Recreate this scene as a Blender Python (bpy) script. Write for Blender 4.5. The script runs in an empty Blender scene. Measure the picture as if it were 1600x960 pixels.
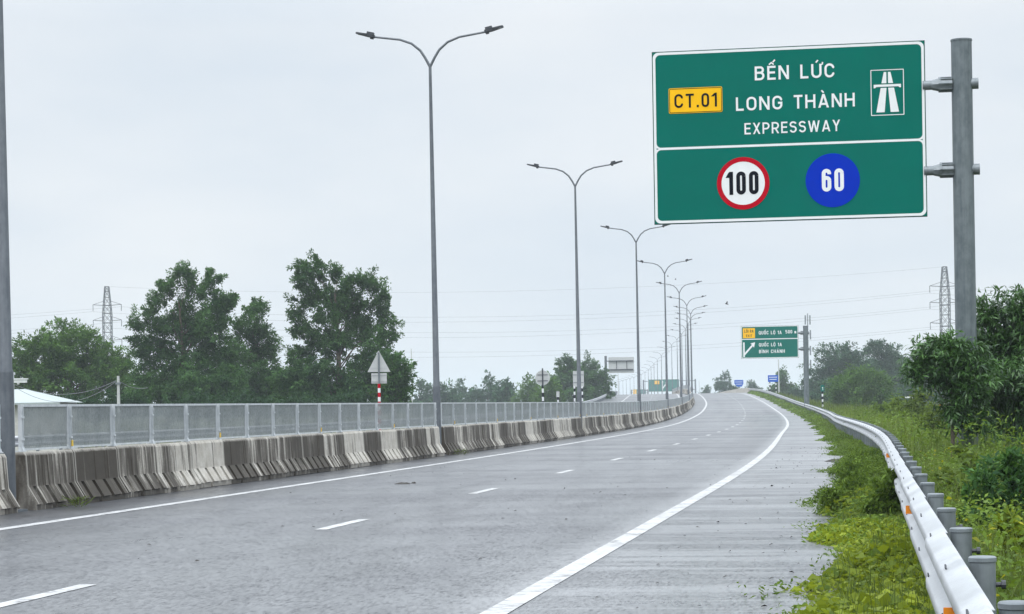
import bpy, math, random
import numpy as np
from mathutils import Matrix, Vector
R_ = math.radians
rng = np.random.default_rng(7)
random.seed(7)
sc = bpy.context.scene
COL = sc.collection

# ------------------------------------------------------------------ camera, sky, sun, exposure
F_PX, EYE, ROLL, HOR = 3484.0, 1.4, 0.016, 635.0      # focal length in pixels of a 1600 px wide frame, eye height
cam = bpy.data.cameras.new('camera')
cam.sensor_width = 36.0
cam.lens = 36.0 * F_PX / 1600.0
cam.shift_y = (HOR - 480.0) / 1600.0
cam.clip_start, cam.clip_end = 0.1, 12000
camo = bpy.data.objects.new('camera', cam); COL.objects.link(camo)
camo.matrix_world = Matrix.Translation((0, 0, EYE)) @ Matrix.Rotation(R_(90), 4, 'X') @ Matrix.Rotation(-ROLL, 4, 'Z')
sc.camera = camo

SUN_EL, SUN_AZ = R_(58), R_(-150)     # high, behind the camera to the left, veiled by cloud
w = bpy.data.worlds.new('World'); sc.world = w; w.use_nodes = True
nt = w.node_tree; nt.nodes.clear()
def WN(t, **k):
    n = nt.nodes.new(t)
    for a, b in k.items(): setattr(n, a, b)
    return n
out = WN('ShaderNodeOutputWorld')
sky = WN('ShaderNodeTexSky', sky_type='NISHITA', sun_disc=False, sun_elevation=SUN_EL, sun_rotation=SUN_AZ)
bg1 = WN('ShaderNodeBackground'); bg1.inputs['Strength'].default_value = 0.05
nt.links.new(sky.outputs[0], bg1.inputs['Color'])
# overcast deck: pale cloud, brighter overhead than at the horizon, softly mottled
tc = WN('ShaderNodeTexCoord')
sep = WN('ShaderNodeSeparateXYZ'); nt.links.new(tc.outputs['Generated'], sep.inputs[0])
mp = WN('ShaderNodeMapping'); mp.inputs['Scale'].default_value = (2.6, 2.6, 8.0)
nt.links.new(tc.outputs['Generated'], mp.inputs[0])
nz = WN('ShaderNodeTexNoise'); nz.inputs['Scale'].default_value = 1.6; nz.inputs['Detail'].default_value = 5; nz.inputs['Roughness'].default_value = 0.5
nt.links.new(mp.outputs[0], nz.inputs['Vector'])
cr = WN('ShaderNodeValToRGB')
cr.color_ramp.elements[0].position = 0.33; cr.color_ramp.elements[0].color = (0.71, 0.785, 0.865, 1)
cr.color_ramp.elements[1].position = 0.66; cr.color_ramp.elements[1].color = (0.85, 0.89, 0.93, 1)
nt.links.new(nz.outputs[0], cr.inputs[0])
zr = WN('ShaderNodeMapRange'); zr.inputs['From Min'].default_value = 0.17; zr.inputs['From Max'].default_value = 0.9
zr.inputs['To Min'].default_value = 1.05; zr.inputs['To Max'].default_value = 3.2
nt.links.new(sep.outputs['Z'], zr.inputs['Value'])
bg2 = WN('ShaderNodeBackground')
nt.links.new(cr.outputs[0], bg2.inputs['Color']); nt.links.new(zr.outputs[0], bg2.inputs['Strength'])
mx = WN('ShaderNodeMixShader'); mx.inputs[0].default_value = 0.93
nt.links.new(bg1.outputs[0], mx.inputs[1]); nt.links.new(bg2.outputs[0], mx.inputs[2]); nt.links.new(mx.outputs[0], out.inputs['Surface'])

sl = bpy.data.lights.new('sun', 'SUN'); sl.energy = 1.5; sl.angle = R_(25); sl.color = (1, 0.97, 0.92)
so = bpy.data.objects.new('sun', sl); COL.objects.link(so)
sd = Vector((math.sin(SUN_AZ) * math.cos(SUN_EL), math.cos(SUN_AZ) * math.cos(SUN_EL), math.sin(SUN_EL)))
so.rotation_euler = sd.to_track_quat('Z', 'Y').to_euler()

sc.render.engine = 'CYCLES'
sc.view_settings.view_transform = 'Standard'; sc.view_settings.look = 'None'
sc.view_settings.exposure = 0.0; sc.view_settings.gamma = 1.0
sc.cycles.use_denoising = True
sc.cycles.max_bounces = 8; sc.cycles.transparent_max_bounces = 24; sc.cycles.volume_bounces = 1
sc.cycles.diffuse_bounces = 3; sc.cycles.glossy_bounces = 3; sc.cycles.caustics_reflective = False; sc.cycles.caustics_refractive = False

# ------------------------------------------------------------------ materials
O_R_ = 9.68       # offset of the right edge line from the median line
class NT:
    def __init__(s, name):
        s.m = bpy.data.materials.new(name); s.m.use_nodes = True; s.t = s.m.node_tree; s.t.nodes.clear()
        s.o = s.n('ShaderNodeOutputMaterial'); s.b = s.n('ShaderNodeBsdfPrincipled'); s.l(s.b.outputs[0], s.o.inputs['Surface'])
    def n(s, t, **k):
        n = s.t.nodes.new(t)
        for a, b in k.items():
            if a in n.inputs.keys() and not hasattr(n, a): n.inputs[a].default_value = b
            else: setattr(n, a, b)
        return n
    def l(s, a, b): s.t.links.new(a, b)
    def noise(s, vec, scale, detail=4, rough=0.55, mapscale=None, loc=None):
        if mapscale or loc:
            m = s.n('ShaderNodeMapping')
            if mapscale: m.inputs['Scale'].default_value = mapscale
            if vec: s.l(vec, m.inputs[0])
            if loc is not None: s.l(loc, m.inputs['Location'])
            vec = m.outputs[0]
        x = s.n('ShaderNodeTexNoise'); x.inputs['Scale'].default_value = scale; x.inputs['Detail'].default_value = detail; x.inputs['Roughness'].default_value = rough
        if vec: s.l(vec, x.inputs['Vector'])
        return x.outputs['Fac']
    def ramp(s, fac, stops):
        r = s.n('ShaderNodeValToRGB'); e = r.color_ramp.elements
        while len(e) < len(stops): e.new(0.5)
        for i, (p, c) in enumerate(stops):
            e[i].position = p; e[i].color = (c[0], c[1], c[2], 1) if hasattr(c, '__len__') else (c, c, c, 1)
        s.l(fac, r.inputs[0]); return r.outputs[0]
    def mix(s, fac, a, b, mode='MIX'):
        m = s.n('ShaderNodeMix', data_type='RGBA', blend_type=mode)
        for v, i in ((fac, m.inputs[0]), (a, m.inputs[6]), (b, m.inputs[7])):
            if hasattr(v, 'is_output'): s.l(v, i)
            elif hasattr(v, '__len__'): i.default_value = (v[0], v[1], v[2], 1)
            else: i.default_value = v
        return m.outputs[2]
    def math(s, op, a, b=None, c=None):
        m = s.n('ShaderNodeMath', operation=op)
        for v, i in ((a, 0), (b, 1), (c, 2)):
            if v is None: continue
            if hasattr(v, 'is_output'): s.l(v, m.inputs[i])
            else: m.inputs[i].default_value = v
        return m.outputs[0]
    def bump(s, h, strength, dist):
        b = s.n('ShaderNodeBump'); b.inputs['Strength'].default_value = strength; b.inputs['Distance'].default_value = dist
        s.l(h, b.inputs['Height']); s.l(b.outputs[0], s.b.inputs['Normal'])

def plain(name, c, rough=0.5, metal=0.0, spec=0.5, var=0.12, scale=6.0):
    t = NT(name); tcn = t.n('ShaderNodeTexCoord')
    f = t.noise(tcn.outputs['Object'], scale, 4)
    a = tuple(x * (1 - var) for x in c); b = tuple(min(1, x * (1 + var)) for x in c)
    t.l(t.ramp(f, [(0.3, a), (0.7, b)]), t.b.inputs['Base Color'])
    t.l(t.ramp(f, [(0.3, rough * 0.85), (0.7, min(1, rough * 1.15))]), t.b.inputs['Roughness'])
    t.b.inputs['Metallic'].default_value = metal; t.b.inputs['Specular IOR Level'].default_value = spec
    return t.m

def mat_road():
    t = NT('wet_asphalt')
    uv = t.n('ShaderNodeUVMap').outputs[0]           # u = metres across, v = metres along
    su = t.n('ShaderNodeSeparateXYZ'); t.l(uv, su.inputs[0])
    big = t.noise(uv, 0.22, 5, 0.62)
    streak = t.noise(uv, 1.0, 6, 0.70, (0.14, 1.05, 1))     # wet bands lying across the shoulder
    band = t.noise(uv, 1.0, 4, 0.6, (0.06, 0.22, 1))       # broad damp and wet stretches
    track = t.noise(uv, 1.0, 3, 0.5, (1.0, 0.015, 1))      # wheel tracks along the lanes
    grain = t.noise(uv, 1.0, 3, 0.8, (34, 7, 1))
    grain2 = t.noise(uv, 1.0, 4, 0.78, (11, 3.2, 1))
    base = t.ramp(grain, [(0.34, (0.016, 0.018, 0.023)), (0.50, (0.058, 0.060, 0.068)), (0.68, (0.20, 0.205, 0.215))])
    base = t.mix(t.ramp(grain2, [(0.42, 0.0), (0.72, 0.5)]), base, (0.155, 0.158, 0.168))
    mott = t.noise(uv, 1.0, 5, 0.7, (1.6, 0.42, 1))
    base = t.mix(t.ramp(mott, [(0.38, 0.75), (0.56, 0.0)]), base, (0.034, 0.035, 0.042))
    base = t.mix(t.ramp(track, [(0.40, 0.55), (0.56, 0.0)]), base, (0.040, 0.041, 0.047))
    base = t.mix(t.ramp(big, [(0.36, 0.0), (0.66, 0.55)]), base, (0.050, 0.052, 0.060))
    sh = t.ramp(t.math('MULTIPLY_ADD', su.outputs['X'], 0.5, -4.36), [(0.45, 0.0), (0.62, 1.0)])   # shoulder: paler worn surface
    dry = t.math('MULTIPLY', sh, t.ramp(streak, [(0.46, 0.0), (0.54, 0.75)]))
    base = t.mix(t.math('MULTIPLY', sh, 0.25), base, (0.14, 0.142, 0.15))
    base = t.mix(dry, base, (0.205, 0.21, 0.22))
    # chalky paint dust worn off along the right edge line
    du = t.math('SUBTRACT', O_R_, su.outputs['X'])
    dust = t.math('MULTIPLY', t.ramp(du, [(0.0, 0.0), (0.05, 0.5), (0.5, 0.0)]), t.ramp(grain2, [(0.3, 0.35), (0.7, 1.0)]))
    base = t.mix(dust, base, (0.42, 0.425, 0.435))
    jt = t.math('ABSOLUTE', t.math('SUBTRACT', t.math('ADD', su.outputs['Y'], t.math('MULTIPLY', grain2, 0.25)), 61.7))       # sealed cross joint
    base = t.mix(t.ramp(jt, [(0.10, 0.85), (0.22, 0.0)]), base, (0.012, 0.012, 0.014))
    t.l(base, t.b.inputs['Base Color'])
    r = t.math('ADD', t.math('MULTIPLY', band, 0.42), t.math('ADD', t.math('MULTIPLY', track, 0.16), t.math('ADD', t.math('MULTIPLY', grain2, 0.14), t.math('ADD', t.math('MULTIPLY', mott, 0.14), t.math('MULTIPLY', grain, 0.14)))))
    t.l(t.ramp(r, [(0.38, 0.24), (0.50, 0.36), (0.62, 0.55)]), t.b.inputs['Roughness'])
    glint = t.math('ADD', t.math('MULTIPLY', grain, 0.62), t.math('MULTIPLY', grain2, 0.38))
    glint = t.math('ADD', glint, t.math('MULTIPLY_ADD', mott, 0.22, -0.11))
    t.l(t.ramp(glint, [(0.39, 0.04), (0.50, 0.5), (0.60, 1.0)]), t.b.inputs['Specular IOR Level'])
    t.b.inputs['Specular Tint'].default_value = (0.95, 0.97, 1.0, 1)
    t.l(t.math('MULTIPLY', t.ramp(r, [(0.42, 1.0), (0.58, 0.25)]), t.ramp(glint, [(0.42, 0.0), (0.60, 1.0)])), t.b.inputs['Coat Weight']); t.b.inputs['Coat Roughness'].default_value = 0.22; t.b.inputs['Coat IOR'].default_value = 1.33
    h = t.math('ADD', t.math('MULTIPLY', grain, 0.6), t.math('MULTIPLY', grain2, 0.5))
    t.bump(h, 0.30, 0.009)
    return t.m

def mat_paint(name, c):
    t = NT(name); uv = t.n('ShaderNodeUVMap').outputs[0]
    a = t.noise(uv, 9, 5, 0.7); b = t.noise(uv, 1.0, 4, 0.6, (0.5, 1.6, 1)); g = t.noise(uv, 50, 2)
    k = t.math('ADD', t.math('MULTIPLY', a, 0.6), t.math('MULTIPLY', b, 0.4))
    col = t.ramp(k, [(0.40, (0.16, 0.16, 0.165)), (0.47, tuple(x * 0.70 for x in c)), (0.60, c)])
    t.l(col, t.b.inputs['Base Color']); t.b.inputs['Roughness'].default_value = 0.45
    t.bump(g, 0.3, 0.006)
    return t.m

def mat_concrete():
    t = NT('stained_concrete'); tcn = t.n('ShaderNodeTexCoord'); oi = t.n('ShaderNodeObjectInfo')
    off = t.n('ShaderNodeCombineXYZ'); t.l(t.math('MULTIPLY', oi.outputs['Random'], 40.0), off.inputs[0]); t.l(t.math('MULTIPLY', oi.outputs['Random'], 17.0), off.inputs[1])
    P = tcn.outputs['Object']; sp = t.n('ShaderNodeSeparateXYZ'); t.l(P, sp.inputs[0])
    st = t.noise(P, 1.0, 5, 0.65, (8.0, 1.2, 0.5), off.outputs[0])     # rain streaks running down
    st2 = t.noise(P, 1.0, 4, 0.6, (1.35, 1.0, 0.25), off.outputs[0])
    bl = t.noise(P, 3.0, 5, 0.65, (1, 1, 1), off.outputs[0])
    fine = t.noise(P, 28.0, 4, 0.7, (1, 1, 1), off.outputs[0])
    base = t.ramp(bl, [(0.3, (0.42, 0.385, 0.33)), (0.7, (0.66, 0.63, 0.57))])
    base = t.mix(t.ramp(fine, [(0.4, 0.0), (0.8, 0.35)]), base, (0.24, 0.205, 0.16))
    st3 = t.noise(P, 1.0, 4, 0.7, (24, 3, 0.5), off.outputs[0])
    dark = t.math('ADD', t.math('MULTIPLY', st2, 0.46), t.math('ADD', t.math('MULTIPLY', st, 0.32), t.math('MULTIPLY', st3, 0.22)))
    dark = t.math('ADD', dark, t.math('MULTIPLY_ADD', oi.outputs['Random'], 0.22, -0.075))
    dark = t.math('ADD', dark, t.math('MULTIPLY', fine, 0.04))
    dk = t.ramp(dark, [(0.500, 0.0), (0.540, 0.70), (0.60, 0.97)])
    dk = t.math('MULTIPLY', dk, t.ramp(t.math('ADD', sp.outputs['Z'], t.math('MULTIPLY', st, 0.06)), [(0.835, 1.0), (0.875, 0.25)]))
    base = t.mix(dk, base, t.mix(bl, (0.020, 0.015, 0.010), (0.060, 0.047, 0.031)))
    ex = t.math('ABSOLUTE', t.math('SUBTRACT', t.math('PINGPONG', sp.outputs['X'], 1.025), 0.0))      # pale worn arrises at the panel joints
    wear = t.math('MULTIPLY', t.ramp(ex, [(0.004, 0.0), (0.016, 0.85), (0.06, 0.0)]), t.ramp(st2, [(0.35, 0.2), (0.6, 1.0)]))
    base = t.mix(wear, base, (0.62, 0.59, 0.53))
    # splash dirt on the foot of the barrier
    low = t.ramp(t.math('ADD', sp.outputs['Z'], t.math('MULTIPLY', st, 0.25)), [(0.14, 0.45), (0.30, 0.0)])
    base = t.mix(low, base, (0.09, 0.082, 0.072))
    t.l(base, t.b.inputs['Base Color']); t.b.inputs['Roughness'].default_value = 0.8
    t.bump(t.math('ADD', bl, fine), 0.35, 0.01)
    return t.m

def mat_mesh():
    t = NT('galvanised_mesh'); tcn = t.n('ShaderNodeTexCoord'); oi = t.n('ShaderNodeObjectInfo')
    off = t.n('ShaderNodeCombineXYZ'); t.l(t.math('MULTIPLY', oi.outputs['Random'], 30.0), off.inputs[0])
    f = t.noise(tcn.outputs['Object'], 17, 4, 0.85, (1, 1, 1), off.outputs[0])
    g = t.noise(tcn.outputs['Object'], 2.5, 3, 0.6, (1, 1, 1), off.outputs[0])
    t.l(t.ramp(g, [(0.3, (0.195, 0.22, 0.222)), (0.7, (0.29, 0.315, 0.318))]), t.b.inputs['Base Color'])
    t.b.inputs['Roughness'].default_value = 0.55; t.b.inputs['Metallic'].default_value = 0.35
    tr = t.n('ShaderNodeBsdfTransparent'); m = t.n('ShaderNodeMixShader')
    t.l(t.ramp(f, [(0.36, 1.0), (0.50, 0.90), (0.64, 0.62)]), m.inputs[0])
    t.l(tr.outputs[0], m.inputs[1]); t.l(t.b.outputs[0], m.inputs[2]); t.l(m.outputs[0], t.o.inputs['Surface'])
    return t.m

def mat_leaf(name, dark, light, trans=0.35, rough=0.55, spec=0.14):
    t = NT(name)
    a = t.n('ShaderNodeAttribute', attribute_name='rnd')
    col = t.ramp(a.outputs['Fac'], [(0.0, dark), (0.75, light), (1.0, tuple(min(1, x * 1.35) for x in light))])
    t.l(col, t.b.inputs['Base Color']); t.b.inputs['Roughness'].default_value = rough; t.b.inputs['Specular IOR Level'].default_value = spec
    tl = t.n('ShaderNodeBsdfTranslucent'); t.l(t.mix(0.5, col, (light[0] * 1.5, light[1] * 1.4, light[2] * 0.5)), tl.inputs[0])
    m = t.n('ShaderNodeMixShader'); m.inputs[0].default_value = trans
    t.l(t.b.outputs[0], m.inputs[1]); t.l(tl.outputs[0], m.inputs[2]); t.l(m.outputs[0], t.o.inputs['Surface'])
    return t.m

def mat_ground():
    t = NT('grassy_soil'); g = t.n('ShaderNodeNewGeometry')
    a = t.noise(g.outputs['Position'], 0.35, 5); b = t.noise(g.outputs['Position'], 6, 4)
    c = t.ramp(a, [(0.3, (0.045, 0.06, 0.022)), (0.7, (0.085, 0.10, 0.035))])
    c = t.mix(t.ramp(b, [(0.4, 0.0), (0.75, 0.6)]), c, (0.07, 0.06, 0.038))
    t.l(c, t.b.inputs['Base Color']); t.b.inputs['Roughness'].default_value = 0.95
    t.bump(b, 0.6, 0.05)
    return t.m

def mat_galv(name, lo, hi, rough=0.45, metal=0.6):
    t = NT(name); tcn = t.n('ShaderNodeTexCoord'); oi = t.n('ShaderNodeObjectInfo')
    off = t.n('ShaderNodeCombineXYZ'); t.l(t.math('MULTIPLY', oi.outputs['Random'], 20.0), off.inputs[0])
    f = t.noise(tcn.outputs['Object'], 7, 5, 0.65, (1, 1, 0.6), off.outputs[0])
    s = t.noise(tcn.outputs['Object'], 1.0, 4, 0.6, (14, 14, 0.5), off.outputs[0])
    k = t.math('ADD', t.math('MULTIPLY', f, 0.6), t.math('MULTIPLY', s, 0.4))
    t.l(t.ramp(k, [(0.36, lo), (0.62, hi)]), t.b.inputs['Base Color'])
    t.l(t.ramp(f, [(0.3, rough * 0.8), (0.7, min(1, rough * 1.25))]), t.b.inputs['Roughness'])
    t.b.inputs['Metallic'].default_value = metal
    return t.m

def mat_zinc():
    t = NT('weathered_zinc'); tcn = t.n('ShaderNodeTexCoord'); oi = t.n('ShaderNodeObjectInfo')
    off = t.n('ShaderNodeCombineXYZ'); t.l(t.math('MULTIPLY', oi.outputs['Random'], 20.0), off.inputs[0])
    a = t.noise(tcn.outputs['Object'], 1.6, 5, 0.65, (1, 1, 1), off.outputs[0]); b = t.noise(tcn.outputs['Object'], 38, 3, 0.7, (1, 1, 1), off.outputs[0])
    c = t.ramp(a, [(0.32, (0.36, 0.375, 0.395)), (0.62, (0.50, 0.52, 0.545))])
    c = t.mix(t.ramp(b, [(0.50, 0.0), (0.75, 0.55)]), c, (0.34, 0.35, 0.36))
    g_ = t.noise(tcn.outputs['Object'], 3.2, 5, 0.75, (1, 1, 1), off.outputs[0])
    c = t.mix(t.ramp(g_, [(0.60, 0.0), (0.72, 0.5)]), c, (0.22, 0.21, 0.19))
    t.l(c, t.b.inputs['Base Color']); t.l(t.ramp(a, [(0.3, 0.34), (0.7, 0.52)]), t.b.inputs['Roughness']); t.b.inputs['Metallic'].default_value = 0.25
    return t.m
M = dict(
    road=mat_road(), white_line=mat_paint('white_road_paint', (0.55, 0.555, 0.56)), concrete=mat_concrete(), mesh=mat_mesh(),
    ground=mat_ground(),
    galv=mat_galv('galvanised_steel', (0.13, 0.15, 0.165), (0.24, 0.27, 0.29), 0.5, 0.35),
    galv_light=mat_galv('bright_galvanised_steel', (0.46, 0.49, 0.51), (0.64, 0.67, 0.69), 0.45, 0.1),
    lamp_steel=mat_galv('lamp_post_steel', (0.085, 0.098, 0.115), (0.155, 0.172, 0.19), 0.5, 0.25),
    post_steel=mat_galv('sign_post_steel', (0.085, 0.108, 0.12), (0.18, 0.21, 0.225), 0.55, 0.25),
    rail=mat_zinc(),
    dark=plain('dark_steel', (0.05, 0.055, 0.065), 0.5, 0.3),
    green=plain('green_reflective_sheet', (0.0, 0.145, 0.112), 0.7, 0, 0.03, 0.05, 1.2),
    dgreen=plain('green_sign_edge', (0.0, 0.06, 0.045), 0.5),
    white=plain('white_reflective_sheet', (0.80, 0.82, 0.83), 0.4, 0, 0.4, 0.03),
    yellow=plain('yellow_reflective_sheet', (0.95, 0.52, 0.008), 0.6, 0, 0.05, 0.04),
    black=plain('black_lettering', (0.008, 0.010, 0.016), 0.7, 0, 0.03),
    red=plain('red_reflective_sheet', (0.46, 0.002, 0.016), 0.7, 0, 0.03, 0.04),
    blue=plain('blue_reflective_sheet', (0.0, 0.030, 0.46), 0.7, 0, 0.03, 0.04),
    blue_info=plain('bright_blue_sheet', (0.0, 0.095, 0.52), 0.7, 0, 0.03, 0.04),
    orange=plain('orange_reflector', (0.85, 0.26, 0.01), 0.3),
    amber=plain('amber_reflector', (0.85, 0.55, 0.02), 0.3),
    signback=plain('grey_sign_back', (0.52, 0.535, 0.53), 0.5, 0.2, 0.5, 0.06),
    bark=plain('bark', (0.10, 0.085, 0.065), 0.9, 0, 0.2, 0.4, 5),
    roofsheet=plain('pale_teal_roof_sheet', (0.36, 0.41, 0.41), 0.5, 0, 0.4, 0.05),
    wall=plain('pale_render', (0.55, 0.55, 0.52), 0.8),
    glass=plain('lamp_glass', (0.30, 0.32, 0.34), 0.2),
    tower=plain('pylon_steel', (0.13, 0.14, 0.155), 0.6, 0.3),
    wire=plain('power_cable', (0.22, 0.23, 0.25), 0.6),
    bird=plain('dark_feathers', (0.03, 0.03, 0.035), 0.8),
    leaf_a=mat_leaf('leaves_mid_green', (0.024, 0.072, 0.02), (0.095, 0.19, 0.042)),
    leaf_b=mat_leaf('leaves_deep_green', (0.018, 0.058, 0.026), (0.076, 0.168, 0.05)),
    leaf_scrub=mat_leaf('dark_scrub_leaves', (0.010, 0.034, 0.018), (0.036, 0.085, 0.036)),
    leaf_c=mat_leaf('leaves_yellow_green', (0.045, 0.08, 0.018), (0.13, 0.19, 0.04)),
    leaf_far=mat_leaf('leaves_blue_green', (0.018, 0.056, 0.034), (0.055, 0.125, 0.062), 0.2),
    leaf_near=mat_leaf('glossy_long_leaves', (0.018, 0.056, 0.018), (0.085, 0.185, 0.048), 0.25, 0.38, 0.5),
    leaf_weed=mat_leaf('weed_leaves', (0.070, 0.120, 0.014), (0.245, 0.305, 0.032), 0.4),
    leaf_bush=mat_leaf('verge_bush_leaves', (0.034, 0.076, 0.014), (0.15, 0.235, 0.04), 0.35),
    grass=mat_leaf('tall_grass_blades', (0.058, 0.098, 0.024), (0.190, 0.255, 0.070), 0.4, 0.6, 0.2),
    grass_v=mat_leaf('verge_grass_blades', (0.045, 0.075, 0.018), (0.120, 0.170, 0.038), 0.4, 0.6, 0.2),
    leaf_yel=mat_leaf('yellowing_leaves', (0.18, 0.20, 0.015), (0.34, 0.34, 0.03), 0.4),
    dead_stem=mat_leaf('dry_stems', (0.060, 0.042, 0.022), (0.150, 0.110, 0.060), 0.15),
    debris=plain('wet_litter', (0.03, 0.026, 0.022), 0.7),
)

# ------------------------------------------------------------------ object helpers
def tag(o, label=None, cat=None, group=None, kind=None):
    if label: o['label'] = label
    if cat: o['category'] = cat
    if group: o['group'] = group
    if kind: o['kind'] = kind
    return o
def empty(name, loc=(0, 0, 0), rz=0.0):
    o = bpy.data.objects.new(name, None); COL.objects.link(o); o.location = loc; o.rotation_euler = (0, 0, rz); o.empty_display_size = 0.2
    return o
def link(name, me, parent=None, loc=None, rz=None):
    o = bpy.data.objects.new(name, me); COL.objects.link(o)
    if parent is not None: o.parent = parent
    if loc is not None: o.location = loc
    if rz is not None: o.rotation_euler = (0, 0, rz)
    return o
def copy_tree(o, parent=None):
    c = o.copy(); COL.objects.link(c); c.parent = parent
    for ch in list(o.children): copy_tree(ch, c)
    return c

class MB:
    """Collects faces of one part."""
    def __init__(s): s.v = []; s.f = []; s.mi = []; s.uv = []
    def add(s, vs, fs, mi=0):
        b = len(s.v); s.v += [tuple(p) for p in vs]
        for f in fs: s.f.append(tuple(i + b for i in f)); s.mi.append(mi)
    def box(s, c, d, mi=0, m=None):
        x, y, z = (k / 2 for k in d)
        vs = [Vector((sx * x, sy * y, sz * z)) for sz in (-1, 1) for sy in (-1, 1) for sx in (-1, 1)]
        if m is not None: vs = [m @ p for p in vs]
        vs = [p + Vector(c) for p in vs]
        s.add(vs, [(0, 2, 3, 1), (4, 5, 7, 6), (0, 1, 5, 4), (2, 6, 7, 3), (0, 4, 6, 2), (1, 3, 7, 5)], mi)
    def tube(s, pts, rad, n=8, mi=0, caps=True):
        pts = [Vector(p) for p in pts]
        if not hasattr(rad, '__len__'): rad = [rad] * len(pts)
        rings = []
        up0 = None
        for i, p in enumerate(pts):
            t = (pts[min(i + 1, len(pts) - 1)] - pts[max(i - 1, 0)]).normalized()
            if up0 is None: up0 = Vector((0, 0, 1)) if abs(t.z) < 0.9 else Vector((1, 0, 0))
            a = up0 - t * up0.dot(t)
            if a.length < 1e-5: a = Vector((0, 1, 0)) - t * t.y
            a.normalize(); b = t.cross(a); up0 = a
            rings.append([p + (a * math.cos(2 * math.pi * k / n) + b * math.sin(2 * math.pi * k / n)) * rad[i] for k in range(n)])
        vs = [p for r in rings for p in r]; fs = []
        for i in range(len(pts) - 1):
            for k in range(n):
                k2 = (k + 1) % n
                fs.append((i * n + k, i * n + k2, (i + 1) * n + k2, (i + 1) * n + k))
        if caps:
            fs.append(tuple(range(n - 1, -1, -1))); fs.append(tuple((len(pts) - 1) * n + k for k in range(n)))
        s.add(vs, fs, mi)
    def prism(s, poly, y0, y1, mi=0):
        """poly in local x,z extruded along local y."""
        n = len(poly)
        vs = [(x, y0, z) for x, z in poly] + [(x, y1, z) for x, z in poly]
        fs = [tuple(range(n)), tuple(range(2 * n - 1, n - 1, -1))] + [(i, i + n, (i + 1) % n + n, (i + 1) % n) for i in range(n)]
        s.add(vs, fs, mi)
    def mesh(s, name, mats, smooth=False):
        me = bpy.data.meshes.new(name); me.from_pydata(s.v, [], s.f)
        if not isinstance(mats, (list, tuple)): mats = [mats]
        for m in mats: me.materials.append(m)
        me.polygons.foreach_set('material_index', s.mi)
        me.update()
        if smooth:
            me.shade_smooth() if smooth is True else None
            if smooth is not True: me.shade_smooth(); me.set_sharp_from_angle(angle=R_(smooth))
        return me
    def build(s, name, mats, parent=None, smooth=False): return link(name, s.mesh(name, mats, smooth), parent)

def fix_normals(me):
    import bmesh
    b = bmesh.new(); b.from_mesh(me); bmesh.ops.recalc_face_normals(b, faces=b.faces); b.to_mesh(me); b.free()

def quads_mesh(name, V, mat, rnd=None, k=4):
    """V: (N*k,3) array, k verts per face."""
    n = len(V) // k
    me = bpy.data.meshes.new(name)
    me.vertices.add(n * k); me.vertices.foreach_set('co', np.ascontiguousarray(V, np.float32).ravel())
    me.loops.add(n * k); me.loops.foreach_set('vertex_index', np.arange(n * k, dtype=np.int32))
    me.polygons.add(n); me.polygons.foreach_set('loop_start', np.arange(0, n * k, k, dtype=np.int32))
    me.update(calc_edges=True)
    me.materials.append(mat)
    a = me.attributes.new('rnd', 'FLOAT', 'FACE')
    a.data.foreach_set('value', np.ascontiguousarray(rng.random(n) if rnd is None else rnd, np.float32))
    return me

# ------------------------------------------------------------------ road alignment (line of the lamp posts)
_dx = np.array([(-60, -21.9), (0, -12.34), (32, -7.25), (64.5, -2.08), (100.5, 3.115), (136.5, 7.9), (172.5, 12.07), (208.5, 15.9), (244.5, 19.4), (280.5, 22.8), (316.5, 25.6),
    (352.5, 28.1), (388.5, 30.5), (424.5, 32.6), (460.5, 34.4), (496.5, 35.8), (532.5, 37.1), (568.5, 38.3), (604.5, 39.6), (640.5, 41.0), (676.5, 42.4), (712.5, 43.8),
    (748.5, 44.9), (850, 47), (1000, 48.5), (1200, 48), (1500, 43)])
_dz = np.array([(-60, 0), (120, 0), (150, .06), (172.5, .2), (208.5, .45), (244.5, .82), (280.5, 1.32), (316.5, 1.98), (352.5, 2.68), (388.5, 3.1), (424.5, 3.3), (460.5, 3.25), (496.5, 3.1),
    (532.5, 2.75), (568.5, 2.35), (604.5, 1.9), (640.5, 1.5), (712.5, .9), (800, .2), (900, 0), (1500, 0)])
_g = np.arange(-60, 1501, 1.0)
def _smooth(tab, s):
    y = np.interp(_g, tab[:, 0], tab[:, 1])
    k = np.exp(-0.5 * (np.arange(-3 * s, 3 * s + 1) / s) ** 2); k /= k.sum()
    m = 3 * s
    yp = np.concatenate([y[0] + (y[1] - y[0]) * np.arange(-m, 0), y, y[-1] + (y[-1] - y[-2]) * np.arange(1, m + 1)])
    return np.convolve(yp, k, 'valid')
_X = _smooth(_dx, 15); _Z = _smooth(_dz, 15); _S = np.gradient(_X, _g)
def X(d): return float(np.interp(d, _g, _X))
def EL(d): return float(np.interp(d, _g, _Z))
def HEAD(d): return math.atan(float(np.interp(d, _g, _S)))       # heading to the right of +Y
def narrow(d, o):
    t = np.clip((d - 38.0) / 72.0, 0, 1); return o - 1.15 * t * t * (3 - 2 * t) * np.clip((o - 6.0) / 6.2, 0, 1)
def at(d, o, dz=0.0):
    """Point at station d, o metres right of the median line."""
    o = float(narrow(d, o)); h = HEAD(d); return Vector((X(d) + math.cos(h) * o, d - math.sin(h) * o, EL(d) + dz))
def px(x, y_or_none, d):
    """World X at depth d for a photo column x (on the horizon)."""
    return (x - 800.0) / F_PX * d
O_TOE, O_L, O_D, O_R, O_RAIL = 0.30, 1.75, 5.90, 9.68, 12.56
O_OPP = -12.6

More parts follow.
